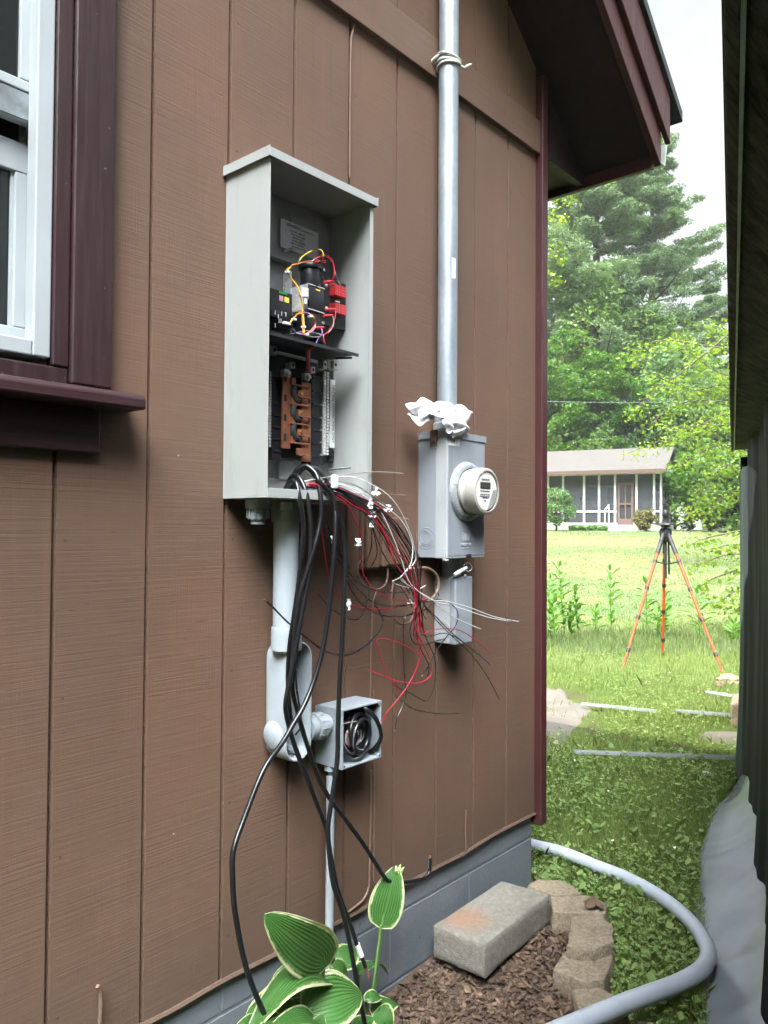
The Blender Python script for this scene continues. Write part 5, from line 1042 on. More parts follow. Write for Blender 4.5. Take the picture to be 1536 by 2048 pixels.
cw('b', 'black wire waving along the bottom of the small grey box', [(1310, 1200), (1330, 1340), (1400, 1360), (1480, 1340), (1560, 1360), (1640, 1410)], [.10, .10, .10], .005)
cw('b', 'black wire sagging left of the small grey box bottom', [(1290, 1200), (1245, 1310), (1265, 1400), (1330, 1430), (1420, 1400), (1500, 1380)], [.10, .10, .10], .005)
cw('b', 'black wire arching in front of the small grey box and back to the left', [(1420, 1090), (1520, 1110), (1590, 1180), (1580, 1280), (1500, 1380), (1430, 1480), (1380, 1580), (1340, 1640)], [.10, .11, .09], .008)
cw('b', 'thin black wire trailing right to a tip under the small grey box', [(1130, 1790), (1190, 1840), (1260, 1890), (1350, 1915), (1470, 1930), (1600, 1925)], [.06, .07, .07], .006, r=.0013)
cw('b', 'thin black strand dropping straight under the cabinet to a tape flag', [(588, 470), (640, 560), (670, 640), (720, 720), (800, 860)], [.15, .12, .10], None, [(665, 655, .009, .018, .13)])
cw('b', 'black wire bundled with the red ones below the crossing point', [(1300, 1080), (1300, 1200), (1290, 1330), (1320, 1450), (1380, 1570), (1370, 1660)], [.10, .09, .08], .005)
b_ = [('black wire lying along the left of the bundle neck', [(1240, 870), (1262, 960), (1280, 1060), (1295, 1170), (1280, 1260)]), ('black wire lying along the right of the bundle neck', [(1300, 860), (1310, 950), (1330, 1040), (1320, 1130), (1335, 1230), (1320, 1330)])]
for l, P in b_: cw('b', l, P, [.11, .10, .09], .005)
cw('b', 'fine grey black pair beside the heavy cable sheen below the cabinet', [(690, 380), (740, 520), (765, 640), (768, 820), (775, 960), (760, 1100)], [.17, .17, .17], None, r=.0022)
rj = random.Random(5)
for k in range(14):
    l, P, d = BL[k % 4]; cl_, lb_ = ('b', 'one of the fine black wires packed into the arcs over the telephone box') if k < 10 else ('r', 'one of the fine red wires packed into the arcs over the telephone box') if k < 13 else ('g', 'taupe wire packed among the black arcs over the telephone box')
    sx, sy = rj.uniform(-38, 26), rj.uniform(-22, 34); n_ = len(P)
    Q = [(x+sx*math.sin(math.pi*min(1, .1+i/n_))+rj.uniform(-6, 6), y+sy*math.sin(math.pi*min(1, .1+i/n_))+rj.uniform(-6, 6)) for i, (x, y) in enumerate(P)]+[(P[-1][0]+rj.uniform(-40, 60), P[-1][1]+rj.uniform(60, 190))]
    cw(cl_, lb_, Q, [a_-.004*(k % 3) for a_ in d], .005, r=.0012)
for (X, Y, w_, h_, l) in ((680, 232, .019, .032, 'largest white tape flag standing in the cabinet mouth over the lip'),):
    q = U(*c5(X, Y), .172); b = MB().box(q[0]-.009, q[0]+.010, -.182, -.172, q[2]-.016, q[2]+.016)
    o = b.build('tape_flag', M['tape'], bevel=.004, smooth=True); tag(o, l, 'tape')
# ---------------------------------------------------------------- concrete block, edging stones
def rough(o, amp, cuts=3, seed=1, sc=12):
    bm = bmesh.new(); bm.from_mesh(o.data)
    bmesh.ops.subdivide_edges(bm, edges=bm.edges[:], cuts=cuts, use_grid_fill=True)
    from mathutils import noise
    bm.normal_update()
    for v in bm.verts:
        v.co += v.normal*(amp*(noise.noise(v.co*sc+Vector((seed, 0, 0)))+.6*noise.noise(v.co*sc*3.1+Vector((0, seed, 0)))+.4*noise.noise(v.co*sc*9)))
    bm.to_mesh(o.data); bm.free(); o.data.polygons.foreach_set('use_smooth', [True]*len(o.data.polygons))
    try: o.data.set_sharp_from_angle(angle=math.radians(55))
    except Exception: pass
def solid(name, top, h, mat, label, cat, group=None, bev=.006, amp=.006, taper=0, cuts=5, seed=1, bottom=None):
    T = [np.array(p) for p in top]; n = len(T); Bt = bottom or [p-np.array([0, 0, h])+(p-sum(T)/n)*np.array([taper, taper, 0]) for p in T]
    b = MB().add(T+list(Bt), [tuple(range(n))[::-1], tuple(range(n, 2*n))]+[(i, (i+1) % n, n+(i+1) % n, n+i) for i in range(n)])
    o = b.build(name, mat, bevel=bev, seg=2)
    bm = bmesh.new(); bm.from_mesh(o.data); bmesh.ops.triangulate(bm, faces=[f for f in bm.faces if len(f.verts) > 4]); bm.to_mesh(o.data); bm.free()
    rough(o, amp, cuts, seed, 16); return tag(o, label, cat, group)
ZB = .205
top = [G(866, 1850, ZB), G(970, 1890, ZB), G(1100, 1787, ZB+.012), G(1003, 1761, ZB+.012)]
L1 = np.linalg.norm(top[1]-top[0]); 
bt = [p-np.array([0, 0, .098]) for p in top]
solid('concrete_block', top, .098, M['block'], 'large solid grey concrete block with a rusty orange stain leaning at the foundation', 'concrete block', seed=2, amp=.0045, bottom=bt)
ge = 'tan edging blocks round the mulch bed'
def stone(px, zt, h, label, seed, dz=0): solid('edging_block', [G(*c8(X, Y), zt) for X, Y in px], h, M['stone'], label, 'edging block', ge, .005, .006, .04, 5, seed)
stone([(440, 612), (485, 592), (600, 591), (668, 622), (682, 652), (560, 662)], .165, .10, 'flat tan edging block farthest back, next to the house corner', 3)
stone([(548, 665), (690, 658), (806, 692), (796, 745), (640, 742), (556, 735)], .185, .12, 'tan edging block second from the back with a dry brown leaf on it', 4)
stone([(638, 748), (775, 745), (832, 792), (830, 870), (745, 905), (622, 893)], .185, .13, 'tan edging block in the middle of the curve, next to the grey block end', 5)
stone([(612, 908), (745, 912), (828, 888), (832, 960), (790, 1045), (690, 1052), (560, 990)], .150, .13, 'wide mossy tan edging block second from the front', 6)
stone([(650, 1090), (770, 1078), (865, 1128), (900, 1190), (800, 1260), (690, 1230)], .155, .13, 'tan edging block partly covered by the grey flexible conduit', 7)
stone([(890, 1230), (1010, 1235), (1060, 1300), (960, 1380), (850, 1330)], .120, .10, 'edging block nearest the camera below the flexible conduit', 8)
q = G(*c8(745, 710), .19)
V = [(q[0]+.03*math.cos(a)*(1+.4*math.sin(3*a)), q[1]+.03*math.sin(a)*(1+.3*math.cos(4*a)), .192+.012*math.sin(2*a)**2) for a in np.arange(0, 6.28, .5)]
lf = MB().add(V+[(q[0], q[1], .225)], [(i, (i+1) % len(V), len(V)) for i in range(len(V))]).build('dry_leaf', M['chip']); tag(lf, 'dry curled brown leaf on the second edging block', 'leaf')
# ---------------------------------------------------------------- grey flexible conduit on the grass
HPs = [(1067, 1691, 3.16), (1127, 1706, 3.07), (1194, 1733, 2.95), (1261, 1760, 2.84), (1329, 1800, 2.68), (1379, 1842, 2.54), (1409, 1884, 2.40), (1416, 1915, 2.31), (1399, 1942, 2.22), (1356, 1967, 2.14), (1295, 1990, 2.04), (1228, 2016, 1.93), (1160, 2045, 1.83), (1080, 2080, 1.72), (990, 2125, 1.60)]
P = [Dp(x, y, t) for x, y, t in HPs]; P = [G(1000, 1680, .12)+np.array([0, .25, 0]), G(1040, 1686, .12)]+P
P[0] = P[2]+(P[2]-P[3])*1.6; P[1] = P[2]+(P[2]-P[3])*.8
for i, p in enumerate(P): p[2] = max(p[2], GZ(p[0], p[1])+.026)
Q = catmull(P, 40); rr = [.0232+(.0006 if i % 2 else 0) for i in range(len(Q))]
tag(MB().tube(Q, rr, 24, 1).build('flexible_conduit', M['hose'], smooth=True, sharp=80), 'thick pale grey flexible conduit curving across the grass in a wide bend', 'conduit')
# ---------------------------------------------------------------- steel strips, rocks
gs = 'zinc framing strips lying on the grass'
def strip(a, c, w_, label, z=.0):
    A = G(*a, GZ(*G(*a, .1)[:2])+.045+z); B = G(*c, GZ(*G(*c, .1)[:2])+.045+z); v = (B-A)/np.linalg.norm(B-A); s = np.cross(v, [0, 0, 1]); s /= np.linalg.norm(s)
    u = np.array([0, 0, 1.0]); t = .002; w_ *= .75; prof = [(-w_/2, .016), (-w_/2, 0), (w_/2, 0), (w_/2, .016), (w_/2-t, .016), (w_/2-t, t), (-w_/2+t, t), (-w_/2+t, .016)]
    m = MB().prism([A+s*x+u*(y-.012) for x, y in prof], B-A); return tag(m.build('zinc_strip', M['alu']), label, 'metal strip', gs)
strip((1149, 1502), (1500, 1515), .04, 'longest pale metal channel, nearest, lying straight across the grass')
strip((1162, 1406), (1312, 1421), .04, 'left metal channel of the middle pair, half sunk in grass')
strip((1352, 1420), (1500, 1432), .05, 'right metal channel of the middle pair beside the stone block')
strip((1412, 1382), (1500, 1396), .04, 'dull metal strip farthest back near the tripod foot')
q = [G(1462, 1455, .12), G(1500, 1457, .12), G(1500, 1432, .12), G(1466, 1434, .12)]
solid('stone_block', [p+np.array([0, 0, .16]) for p in q], .18, M['stone'], 'pale square stone block standing behind the dark tarp edge', 'stone block', None, .01, .008, 0, 4, 12)
def rock(px, s, mat, label, cat='rock', seed=1, flat=.5, name='rock', z=0):
    q = G(*px, GZ(*G(*px, .1)[:2])); bm = bmesh.new(); bmesh.ops.create_icosphere(bm, subdivisions=3, radius=1)
    from mathutils import noise
    for v in bm.verts:
        v.co *= 1+.35*noise.noise(v.co*1.5+Vector((seed, 0, 0)))+.12*noise.noise(v.co*5); v.co = Vector((v.co.x*s+q[0], v.co.y*s+q[1], v.co.z*s*flat+q[2]+s*flat*.4+z))
    me = bpy.data.meshes.new(name); bm.to_mesh(me); bm.free(); return tag(link(name, me, mat), label, cat)
rock((1460, 1366), .10, M['stone'], 'pale broken rock by the right foot of the tripod', seed=3)
rock((1440, 1372), .06, M['chip'], 'small reddish rock beside the pale broken rock', seed=5)
rock((1412, 1556), .022, M['tape'], 'small white pebble at the torn corner of the plastic sheet', 'pebble', 6, z=.02)
rock((1358, 1497), .05, M['chip'], 'dark red dead leaf clump in the grass near the long metal channel', 'leaf clump', 7, .3)
rock((1350, 1845), .022, M['stone'], 'small flat tan stone between the clover and the flexible conduit', 'stone', 8, .3)
# ---------------------------------------------------------------- tripod
def tripod():
    C = Dp(1330, 1062, 7.75); cz = C[2]; hub = Dp(1331, 1072, 7.75); t = thing('tripod', 'orange and black surveying tripod standing on the lawn', 'tripod', (hub[0], hub[1], .1))
    hp = hub.copy()
    feet = []
    for (x, y) in ((1243, 1340), (1325, 1312), (1450, 1352)):
        q = G(x, y, .1); q[2] = GZ(q[0], q[1]); q = G(x, y, q[2]); feet.append(q)
    for k, f in enumerate(feet):
        off = (f-hp)*np.array([1, 1, 0]); off /= np.linalg.norm(off); a = hp+off*.045+np.array([0, 0, .02]); f = f-np.array([0, 0, .02])
        v = f-a; l = np.linalg.norm(v); v /= l
        fr = [.0, .235, .245, .47, .48, .72, .73, 1.0]
        lg = MB().tube([a+v*l*.13, a+v*l*.41], .016, 10, 1).tube([a+v*l*.41, a+v*l*.62], .0135, 10, 1).tube([a+v*l*.62, a+v*l*.98], .0112, 10, 1).build('leg', M['orange'], t, True)
        MB().tube([a, a+v*l*.15], .021, 10, 1).build('leg_grip', M['blackm'], lg, True)
        for g_ in (.34, .48, .64, .82) if False else (.21, .41, .62, .85):
            MB().tube([a+v*(l*g_-.017), a+v*(l*g_+.017)], .019, 8, 1).build('leg_clamp', M['blackm'], lg, True)
        MB().tube([a+v*l*.97, a+v*l], .012, 8, 1).build('foot', M['black'], lg, True)
        MB().tube([hp-np.array([0, 0, .28]), a+v*l*.21], .006, 6, 1).build('spreader', M['blackm'], t, True)
    MB().tube([hp-np.array([0, 0, .42]), hp+np.array([0, 0, .16])], .013, 10, 1).build('centre_column', M['blackm'], t, True)
    Mh = Matrix.Translation(Vector(hp))
    MB().lathe([(0, .075), (.045, .075), (.055, .06), (.06, .03), (.05, -.03), (.03, -.06), (0, -.06)], Mh, 20).build('hub', M['blackm'], t, True)
    b = MB().lathe([(0, .17), (.03, .17), (.034, .14), (.05, .13), (.10, .125), (.105, .112), (.05, .105), (.045, .09), (.03, .085), (0, .085)], Mh, 20); b.build('pan_head', M['black'], t, True, bevel=0)
    b = MB().lathe([(0, .30), (.022, .30), (.026, .28), (.018, .26), (.03, .235), (.034, .20), (.02, .175), (0, .17)], Mh, 14); b.build('ball_head', M['black'], t, True)
    q = hp+np.array([0, 0, .31]); b = MB().box(q[0]-.03, q[0]+.03, q[1]-.018, q[1]+.018, q[2]-.008, q[2]+.012).box(q[0]-.008, q[0]+.008, q[1]-.01, q[1]+.01, q[2]+.012, q[2]+.05); b.build('mount_plate', M['black'], t, bevel=.003)
    s = np.array([rt[0], rt[1], 0]); b = MB().tube([hp+s*.04-np.array([0, 0, .08]), hp+s*.085-np.array([0, 0, .10]), hp+s*.11-np.array([0, 0, .16]), hp+s*.085-np.array([0, 0, .175])], .009, 8, 4); b.build('crank_handle', M['blackm'], t, True)
    MB().tube([hp+s*.03-np.array([0, 0, .05]), hp+s*.035-np.array([0, 0, .38])], .010, 8, 1).build('side_rod', M['blackm'], t, True)
tripod()
# ---------------------------------------------------------------- hosta
def leaf_mesh(base, tip, width, nrm, curl=.25, cup=.12, wave=.05, nu=18, nv=7, seed=0):
    base = np.array(base, float); tip = np.array(tip, float); ax = tip-base; l = np.linalg.norm(ax); ax /= l
    nrm = np.array(nrm, float); nrm -= ax*np.dot(nrm, ax); nrm /= np.linalg.norm(nrm); sd_ = np.cross(ax, nrm)
    V = []; UV = {}
    for i in range(nu+1):
        u = i/nu; wf = (math.sin(math.pi*min(1, u**.66))**.58)*(1-.12*u) if 0 < u < 1 else 0.0
        c = base+ax*l*u+nrm*(curl*l*(u-u*u)*1.6-curl*l*.6*u**3)
        for j in range(-nv, nv+1):
            v = j/nv; w_ = width*wf*.5*v
            back = -.16*l*abs(v)*max(0, 1-u*3.0)     # heart shaped base
            rib = .0045*math.cos(abs(v)*44)*(1-abs(v)*.3)*wf
            p = c+sd_*w_+ax*back+nrm*(cup*width*abs(v)**1.3*wf+wave*width*math.sin(u*9+v*2+seed)*abs(v)**2*wf+rib*.6)
            UV[len(V)] = (min(1, abs(v)+max(0, .0)), u); V.append(p)
    m = 2*nv+1; b = MB().add(V, [(i*m+j, (i+1)*m+j, (i+1)*m+j+1, i*m+j+1) for i in range(nu) for j in range(m-1)]); b.uv = UV
    return b
def uvbuild(b, name, mat, parent):
    me = bpy.data.meshes.new(name); me.from_pydata(b.v, [], b.f); lay = me.uv_layers.new(name='UVMap')
    for lp in me.loops: lay.data[lp.index].uv = b.uv[lp.vertex_index]
    o = link(name, me, mat, parent); me.polygons.foreach_set('use_smooth', [True]*len(me.polygons)); return o
hs = thing('hosta_plant', 'hosta with broad ribbed green leaves edged in cream growing against the foundation', 'plant', tuple(G(680, 2040, .05)))
hb0 = Vector(hs.location)
def hl(bs, tp, w_, nrm, d0, d1, root=None, **k):
    B = U(*c7(*bs), d0); T = U(*c7(*tp), d1); wm = w_*.3776/F*float(np.dot((B+T)/2-CAMP, fw))
    o = uvbuild(leaf_mesh(B, T, wm, nrm, **k), 'leaf', M['hosta'], hs)
    if root: 
        Rr = U(*c7(*root), max(.03, (d0)*.8)); Rr[2] = min(Rr[2], B[2]-.02)
        MB().tube([Rr, (Rr+B)/2+np.array([0, .0, .01]), B, B+(T-B)*.12], [.0045, .003], 8, 5).build('leaf_stalk', M['stem'], hs, True)
TC = -fw  # towards the camera
up3 = np.array([0, 0, 1.0])
hl((600, 705), (312, 500), 300, TC*1+up3*.5, .22, .25, (600, 1000), curl=.12, cup=.03, seed=1)
hl((915, 505), (990, 215), 190, TC*1+up3*.25-rt*.15, .12, .13, (870, 900), curl=.06, cup=.14, seed=2)
hl((590, 830), (262, 905), 230, TC*.3+up3, .17, .24, (600, 1040), curl=.45, cup=-.25, seed=3)
hl((545, 900), (235, 960), 250, TC*.7+up3*.8, .14, .16, (560, 1060), curl=.25, cup=-.1, seed=4)
hl((525, 980), (815, 880), 300, TC*.8+up3*.8, .20, .25, (590, 1080), curl=.22, cup=.10, seed=5)
hl((690, 740), (770, 640), 140, TC*.8+up3*.5, .08, .07, (640, 950), curl=.15, cup=.1, seed=6)
hl((640, 760), (740, 790), 100, TC*.7+up3*.8, .12, .13, (600, 980), curl=.3, cup=.15, seed=7)
hl((790, 790), (945, 745), 110, up3*1-TC*.2, .08, .09, (800, 1000), curl=.35, cup=.1, seed=8)
hl((600, 640), (650, 740), 90, TC+up3*.3, .16, .17, (600, 900), curl=.1, cup=.2, seed=9)
hl((570, 1080), (340, 1040), 170, TC*.5+up3, .24, .27, None, curl=.3, cup=.05, seed=10)
hl((300, 1090), (165, 1030), 110, TC*.5+up3, .20, .22, None, curl=.3, cup=.05, seed=11)
hl((830, 930), (915, 905), 80, TC*.5+up3, .14, .15, (820, 1040), curl=.3, cup=.1, seed=12)
hl((880, 1000), (1010, 930), 140, TC*.4+up3-rt*.3, .15, .16, (850, 1080), curl=.35, cup=.05, seed=13)
hl((900, 980), (960, 1080), 130, TC*.8+up3*.4, .16, .20, None, curl=.35, cup=.1, seed=14)
hl((520, 760), (345, 770), 110, TC*.2+up3, .10, .10, (560, 960), curl=.35, cup=-.2, seed=15)
hl((560, 780), (600, 720), 80, TC, .08, .08, (570, 960), curl=.1, cup=.1, seed=16)
hl((670, 1090), (780, 1010), 120, TC*.4+up3, .12, .14, None, curl=.3, cup=.1, seed=17)
hl((480, 1040), (330, 960), 150, TC*.6+up3*.8, .17, .20, (560, 1090), curl=.3, cup=.05, seed=18)
hl((700, 1060), (760, 1000), 90, TC*.7+up3*.6, .17, .19, None, curl=.3, cup=.1, seed=19)
hl((760, 1110), (860, 1020), 130, TC*.6+up3*.7, .16, .19, None, curl=.3, cup=.1, seed=20)
hl((430, 1100), (250, 1075), 140, TC*.6+up3, .22, .27, None, curl=.3, cup=.05, seed=21)
hl((560, 1120), (590, 1020), 170, TC*.9+up3*.6, .24, .27, None, curl=.25, cup=.1, seed=22)
a = U(*c7(960, 900), .10)
MB().tube([U(*c7(860, 890), .11), U(*c7(885, 700), .115), U(*c7(905, 530), .12)], .0035, 8, 5).build('leaf_stalk', M['stem'], hs, True)
b = MB()
for k, (X, Y) in enumerate(((985, 215), (1010, 208), (1030, 222), (1000, 240), (1025, 240))):
    b.tube([U(*c7(990, 265), .13), U(*c7((X+990)/2, (Y+265)/2), .135), U(*c7(X, Y), .13)], [.002, .005, .001], 6, 3)
b.build('flower_bud', plain('pale_green_bud', (.32, .42, .14), .5, bump=0), hs, True)
# ---------------------------------------------------------------- milkweed stems on the lawn edge
gm = 'tall weeds along the lawn edge'
def weed(bx, by, tx, ty, label, nl=8, lw=.12, seed=0, t=None):
    rs = random.Random(seed); q = G(bx, by, .15); q = G(bx, by, GZ(q[0], q[1])); tt = float(np.dot(q-CAMP, fw)); top = Dp(tx, ty, tt)
    w0 = thing('milkweed_plant', label, 'plant', tuple(q), gm)
    MB().tube([q-np.array([0, 0, .03]), q*.5+top*.5+np.array([.01, .01, 0]), top], [.007, .003], 6, 4).build('stem', M['milk'], w0, True)
    Qs = []; 
    for k in range(nl):
        f = .22+.78*k/(nl-1); c = q+(top-q)*f; a0 = rs.uniform(0, 3.14) if k % 2 else rs.uniform(1.2, 1.9)
        for s in (0, math.pi):
            a = a0+s; l = lw*(1.15-.45*abs(f-.55)*2)*rs.uniform(.8, 1.2); upv = rs.uniform(.25, .7) if f < .9 else rs.uniform(.8, 1.6)
            d = rt*math.cos(a)+fw*math.sin(a); d = d*np.array([1, 1, 0]); d /= np.linalg.norm(d); d = d+up3*upv; d /= np.linalg.norm(d)
            sv_ = np.cross(d, up3); sv_ /= np.linalg.norm(sv_); n_ = np.cross(sv_, d); wd_ = l*rs.uniform(.09, .15)
            e = [c, c+d*l*.3+sv_*wd_-n_*.004, c+d*l*.65+sv_*wd_*.8+n_*.004, c+d*l-up3*.02, c+d*l*.65-sv_*wd_*.8+n_*.004, c+d*l*.3-sv_*wd_-n_*.004]
            Qs.append(e)
    for e in Qs:
        MB().add(e, [(0, 1, 2, 3), (0, 3, 4, 5)]).build('leaf', M['milk'], w0)
W_ = [((1131, 1282), (1118, 1134), 'tallest pair weed on the left by the maroon corner board, slender leaves', 10), ((1101, 1285), (1100, 1160), 'leafy weed touching the maroon corner board', 10), ((1110, 1290), (1106, 1200), 'shorter weed right at the foot of the maroon corner board', 7),
      ((1192, 1275), (1191, 1218), 'small low weed between the left clump and the single tall weed', 5), ((1224, 1277), (1220, 1142), 'single tall weed with round dark leaves standing free', 9), ((1294, 1272), (1294, 1162), 'feathery weed behind the left tripod leg', 9),
      ((1333, 1280), (1330, 1190), 'weed just right of the middle tripod leg', 8), ((1317, 1278), (1316, 1226), 'low weed just left of the middle tripod leg', 6), ((1403, 1289), (1393, 1180), 'broad weed behind the right tripod leg', 9), ((1463, 1288), (1470, 1246), 'small weed at the tarp edge', 6), ((1144, 1283), (1140, 1215), 'middle sized weed in the left clump', 7), ((1160, 1282), (1150, 1185), 'rightmost weed of the left clump', 8)]
for i, (a, c, l, n) in enumerate(W_): weed(*a, *c, l, int(n*1.5), .19, i+1)
# ---------------------------------------------------------------- grass and clover
def shade_ok(x, y):
    return np.ones_like(x, bool)
def gzv(x, y): return np.array([GZ(a, b) for a, b in zip(x, y)])
def exclude(x, y):
    k = np.ones(len(x), bool)
    k &= ~((x < 2.56) & (y > 0)); k &= ~((y <= 0) & (y > -1.2) & (x < np.interp(y, [-1.2, -.7, -.6, -.46, -.34, -.05], [1.4, 1.75, 1.93, 2.17, 2.38, 2.55])))
    for (px, py, r) in ((1115, 1400, .45), (1150, 1430, .35), (1105, 1455, .45), (1465, 1478, .32)):
        q = G(px, py, .1); k &= ~(((x-q[0])**2+(y-q[1])**2) < (r*NR.uniform(.4, 1.1, len(x)))**2)
    t = x*bd[0]+(y+DW)*bd[1]; o = x*nb[0]+(y+DW)*nb[1]
    k &= ~((o > .02) & (t < 4.7)); 
    ep = [G(a_, b_, .1) for a_, b_ in ((1395, 2130), (1400, 2048), (1404, 1960), (1402, 1900), (1399, 1834), (1391, 1780), (1392, 1720), (1405, 1685), (1421, 1640), (1440, 1600), (1469, 1570))]
    e = np.interp(t, [float(np.dot(p-CAMP, bd)) for p in ep], [float(np.dot(p-CAMP, nb)) for p in ep]); k &= ~((o > e+.015) & (t < 4.35))
    return k
def infov(x, y, pad=.1):
    t = x*fw[0]+(y+DW)*fw[1]; l = (x*rt[0]+(y+DW)*rt[1])/np.maximum(t, .1); return (t > 1.6) & (l > .13) & (l < .56)
def scatter(n, t0, t1, pw=1.0):
    u = NR.uniform(0, 1, n); t = (t0**(1-pw)+u*(t1**(1-pw)-t0**(1-pw)))**(1/(1-pw)) if pw != 1 else t0*(t1/t0)**u
    l = NR.uniform(.14, .52, n); x = t*fw[0]/1.0+l*t*rt[0]; y = t*fw[1]+l*t*rt[1]-DW
    k = exclude(x, y); return x[k], y[k], t[k]
def blades(name, n, t0, t1, h0, h1, w_, mat, label, lean=.5, pw=1.0, clump=None):
    x, y, t = scatter(n, t0, t1, pw)
    if clump:
        f = np.sin(x*clump+1)*np.sin(y*clump*1.3+2)+.6*np.sin(x*clump*2.7)*np.sin(y*clump*2.1); k = f+NR.normal(0, .5, len(x)) > .1; x, y, t = x[k], y[k], t[k]
    m = len(x); z = gzv(x, y); h = NR.uniform(h0, h1, m)*NR.uniform(.5, 1.2, m); a = NR.uniform(0, 6.28, m); L_ = NR.uniform(0, lean, m)*h
    ww = w_*NR.uniform(.6, 1.3, m)*np.maximum(1, t/6); b0 = NR.uniform(0, 6.28, m)
    c = np.stack([x, y, z], 1); dx = np.stack([np.cos(b0), np.sin(b0), b0*0], 1)*ww[:, None]; ln = np.stack([np.cos(a)*L_, np.sin(a)*L_, h], 1)
    mid = c+ln*np.array([.35, .35, .6]); tp = c+ln
    Q = np.stack([c-dx, c+dx, mid+dx*.7, mid-dx*.7], 1); Q2 = np.stack([mid-dx*.7, mid+dx*.7, tp+dx*.05, tp-dx*.05], 1)
    # join the two halves so that each blade is one island
    V = np.stack([c-dx, c+dx, mid+dx*.7, tp, mid-dx*.7], 1)
    return tag(quads(name, V, mat), label, kind='stuff')
blades('grass', 170000, 1.6, 11, .02, .065, .0011, M['grass'], 'fine short grass blades over the near lawn', .8, 1.3)
blades('grass', 20000, 5.2, 9.4, .05, .13, .0018, M['grass'], 'longer unmown grass between the metal channels and the weeds', .6, .5, 2.2)
blades('grass', 60000, 8.5, 35, .015, .04, .002, M['lawn'], 'mown sunlit lawn grass in the distance', .7, 1.0)
blades('grass', 3000, 7.9, 9.6, .08, .18, .0022, M['lawn'], 'tall grass around the feet of the tripod and weeds', .5, .5)
def clover(n, t0, t1, r0, r1, name='clover', lo=0.0):
    x, y, t = scatter(n, t0, t1, 1.2)
    f = np.sin(x*3+1)*np.sin(y*4+2)+.7*np.sin(x*7.7)*np.sin(y*6.1+1); k = f+NR.normal(0, .6, len(x)) > -.25; x, y, t = x[k], y[k], t[k]
    m = len(x); z = gzv(x, y)+NR.uniform(.008, .05, m)*np.minimum(1, 4/t)+.006; r = NR.uniform(r0, r1, m); a = NR.uniform(0, 6.28, m); out = []
    tx, ty = NR.normal(0, .35, m), NR.normal(0, .35, m)
    for k3 in range(3):
        aa = a+k3*2.094; cx, cy = x+np.cos(aa)*r*.55, y+np.sin(aa)*r*.55
        P = []
        for j in range(6):
            b_ = j*math.pi/3+aa; dx = np.cos(b_)*r*.52; dy = np.sin(b_)*r*.52; X = cx+dx; Y = cy+dy; P.append(np.stack([X, Y, z+(X-x)*tx+(Y-y)*ty+.12*r*np.cos(b_-aa)], 1))
        out.append(np.stack(P, 1))
    return tag(quads(name, np.concatenate(out), M['clover']), 'clover leaves spread through the near grass', kind='stuff')
clover(42000, 1.6, 8.0, .005, .0095)
def weeds_ground(n, t0, t1, r0, r1):
    x, y, t = scatter(n, t0, t1, 1.6); m = len(x); z = gzv(x, y)+NR.uniform(.02, .06, m); r = NR.uniform(r0, r1, m); a = NR.uniform(0, 6.28, m)
    n1, n2 = NR.normal(0, .4, m), NR.normal(0, .4, m); P = []
    for j in range(8):
        b_ = j*math.pi/4; rr = r*(1 if j % 2 else .78)*(1.15 if j == 0 else 1); X = x+np.cos(b_+a)*rr; Y = y+np.sin(b_+a)*rr*.8; P.append(np.stack([X, Y, z+(X-x)*n1+(Y-y)*n2], 1))
    return tag(quads('ground_ivy', np.stack(P, 1), M['clover']), 'broad round weed leaves mixed into the near grass', kind='stuff')
weeds_ground(1500, 1.6, 5.0, .008, .018)
x, y, t = scatter(16, 2.8, 7); m = len(x); z = gzv(x, y)+.06; P = [np.stack([x+np.cos(j*.785)*.006, y+np.sin(j*.785)*.006, z+.003*np.cos(j*2)], 1) for j in range(8)]
tag(quads('clover_flowers', np.stack(P, 1), M['tape']), 'tiny white clover flowers dotted over the near grass', kind='stuff')
# ---------------------------------------------------------------- trees
def leaf_quads(C, size, flat=0.0, asp=.55, nrm_up=.3, droop=0.0):
    n = len(C); s = size*NR.uniform(.6, 1.3, n)[:, None]; d = NR.normal(0, 1, (n, 3)); d[:, 2] = d[:, 2]*(1-flat)-droop; d /= np.linalg.norm(d, axis=1)[:, None]
    e = NR.normal(0, 1, (n, 3)); e[:, 2] *= (1-flat*.8); e -= d*np.sum(d*e, 1)[:, None]; e /= np.linalg.norm(e, axis=1)[:, None]+1e-9
    return np.stack([C-d*s, C+e*s*asp, C+d*s, C-e*s*asp], 1)
def clumps(cents, rad, per, squash=.6):
    n = len(cents); k = np.repeat(np.arange(n), per); v = NR.normal(0, 1, (n*per, 3)); v /= np.linalg.norm(v, axis=1)[:, None]
    r = NR.uniform(.35, 1.0, (n*per, 1))**.6; rd = np.asarray(rad); rd = rd[k][:, None] if rd.ndim else rd
    v = v*r*rd; v[:, 2] *= squash; return cents[k]+v
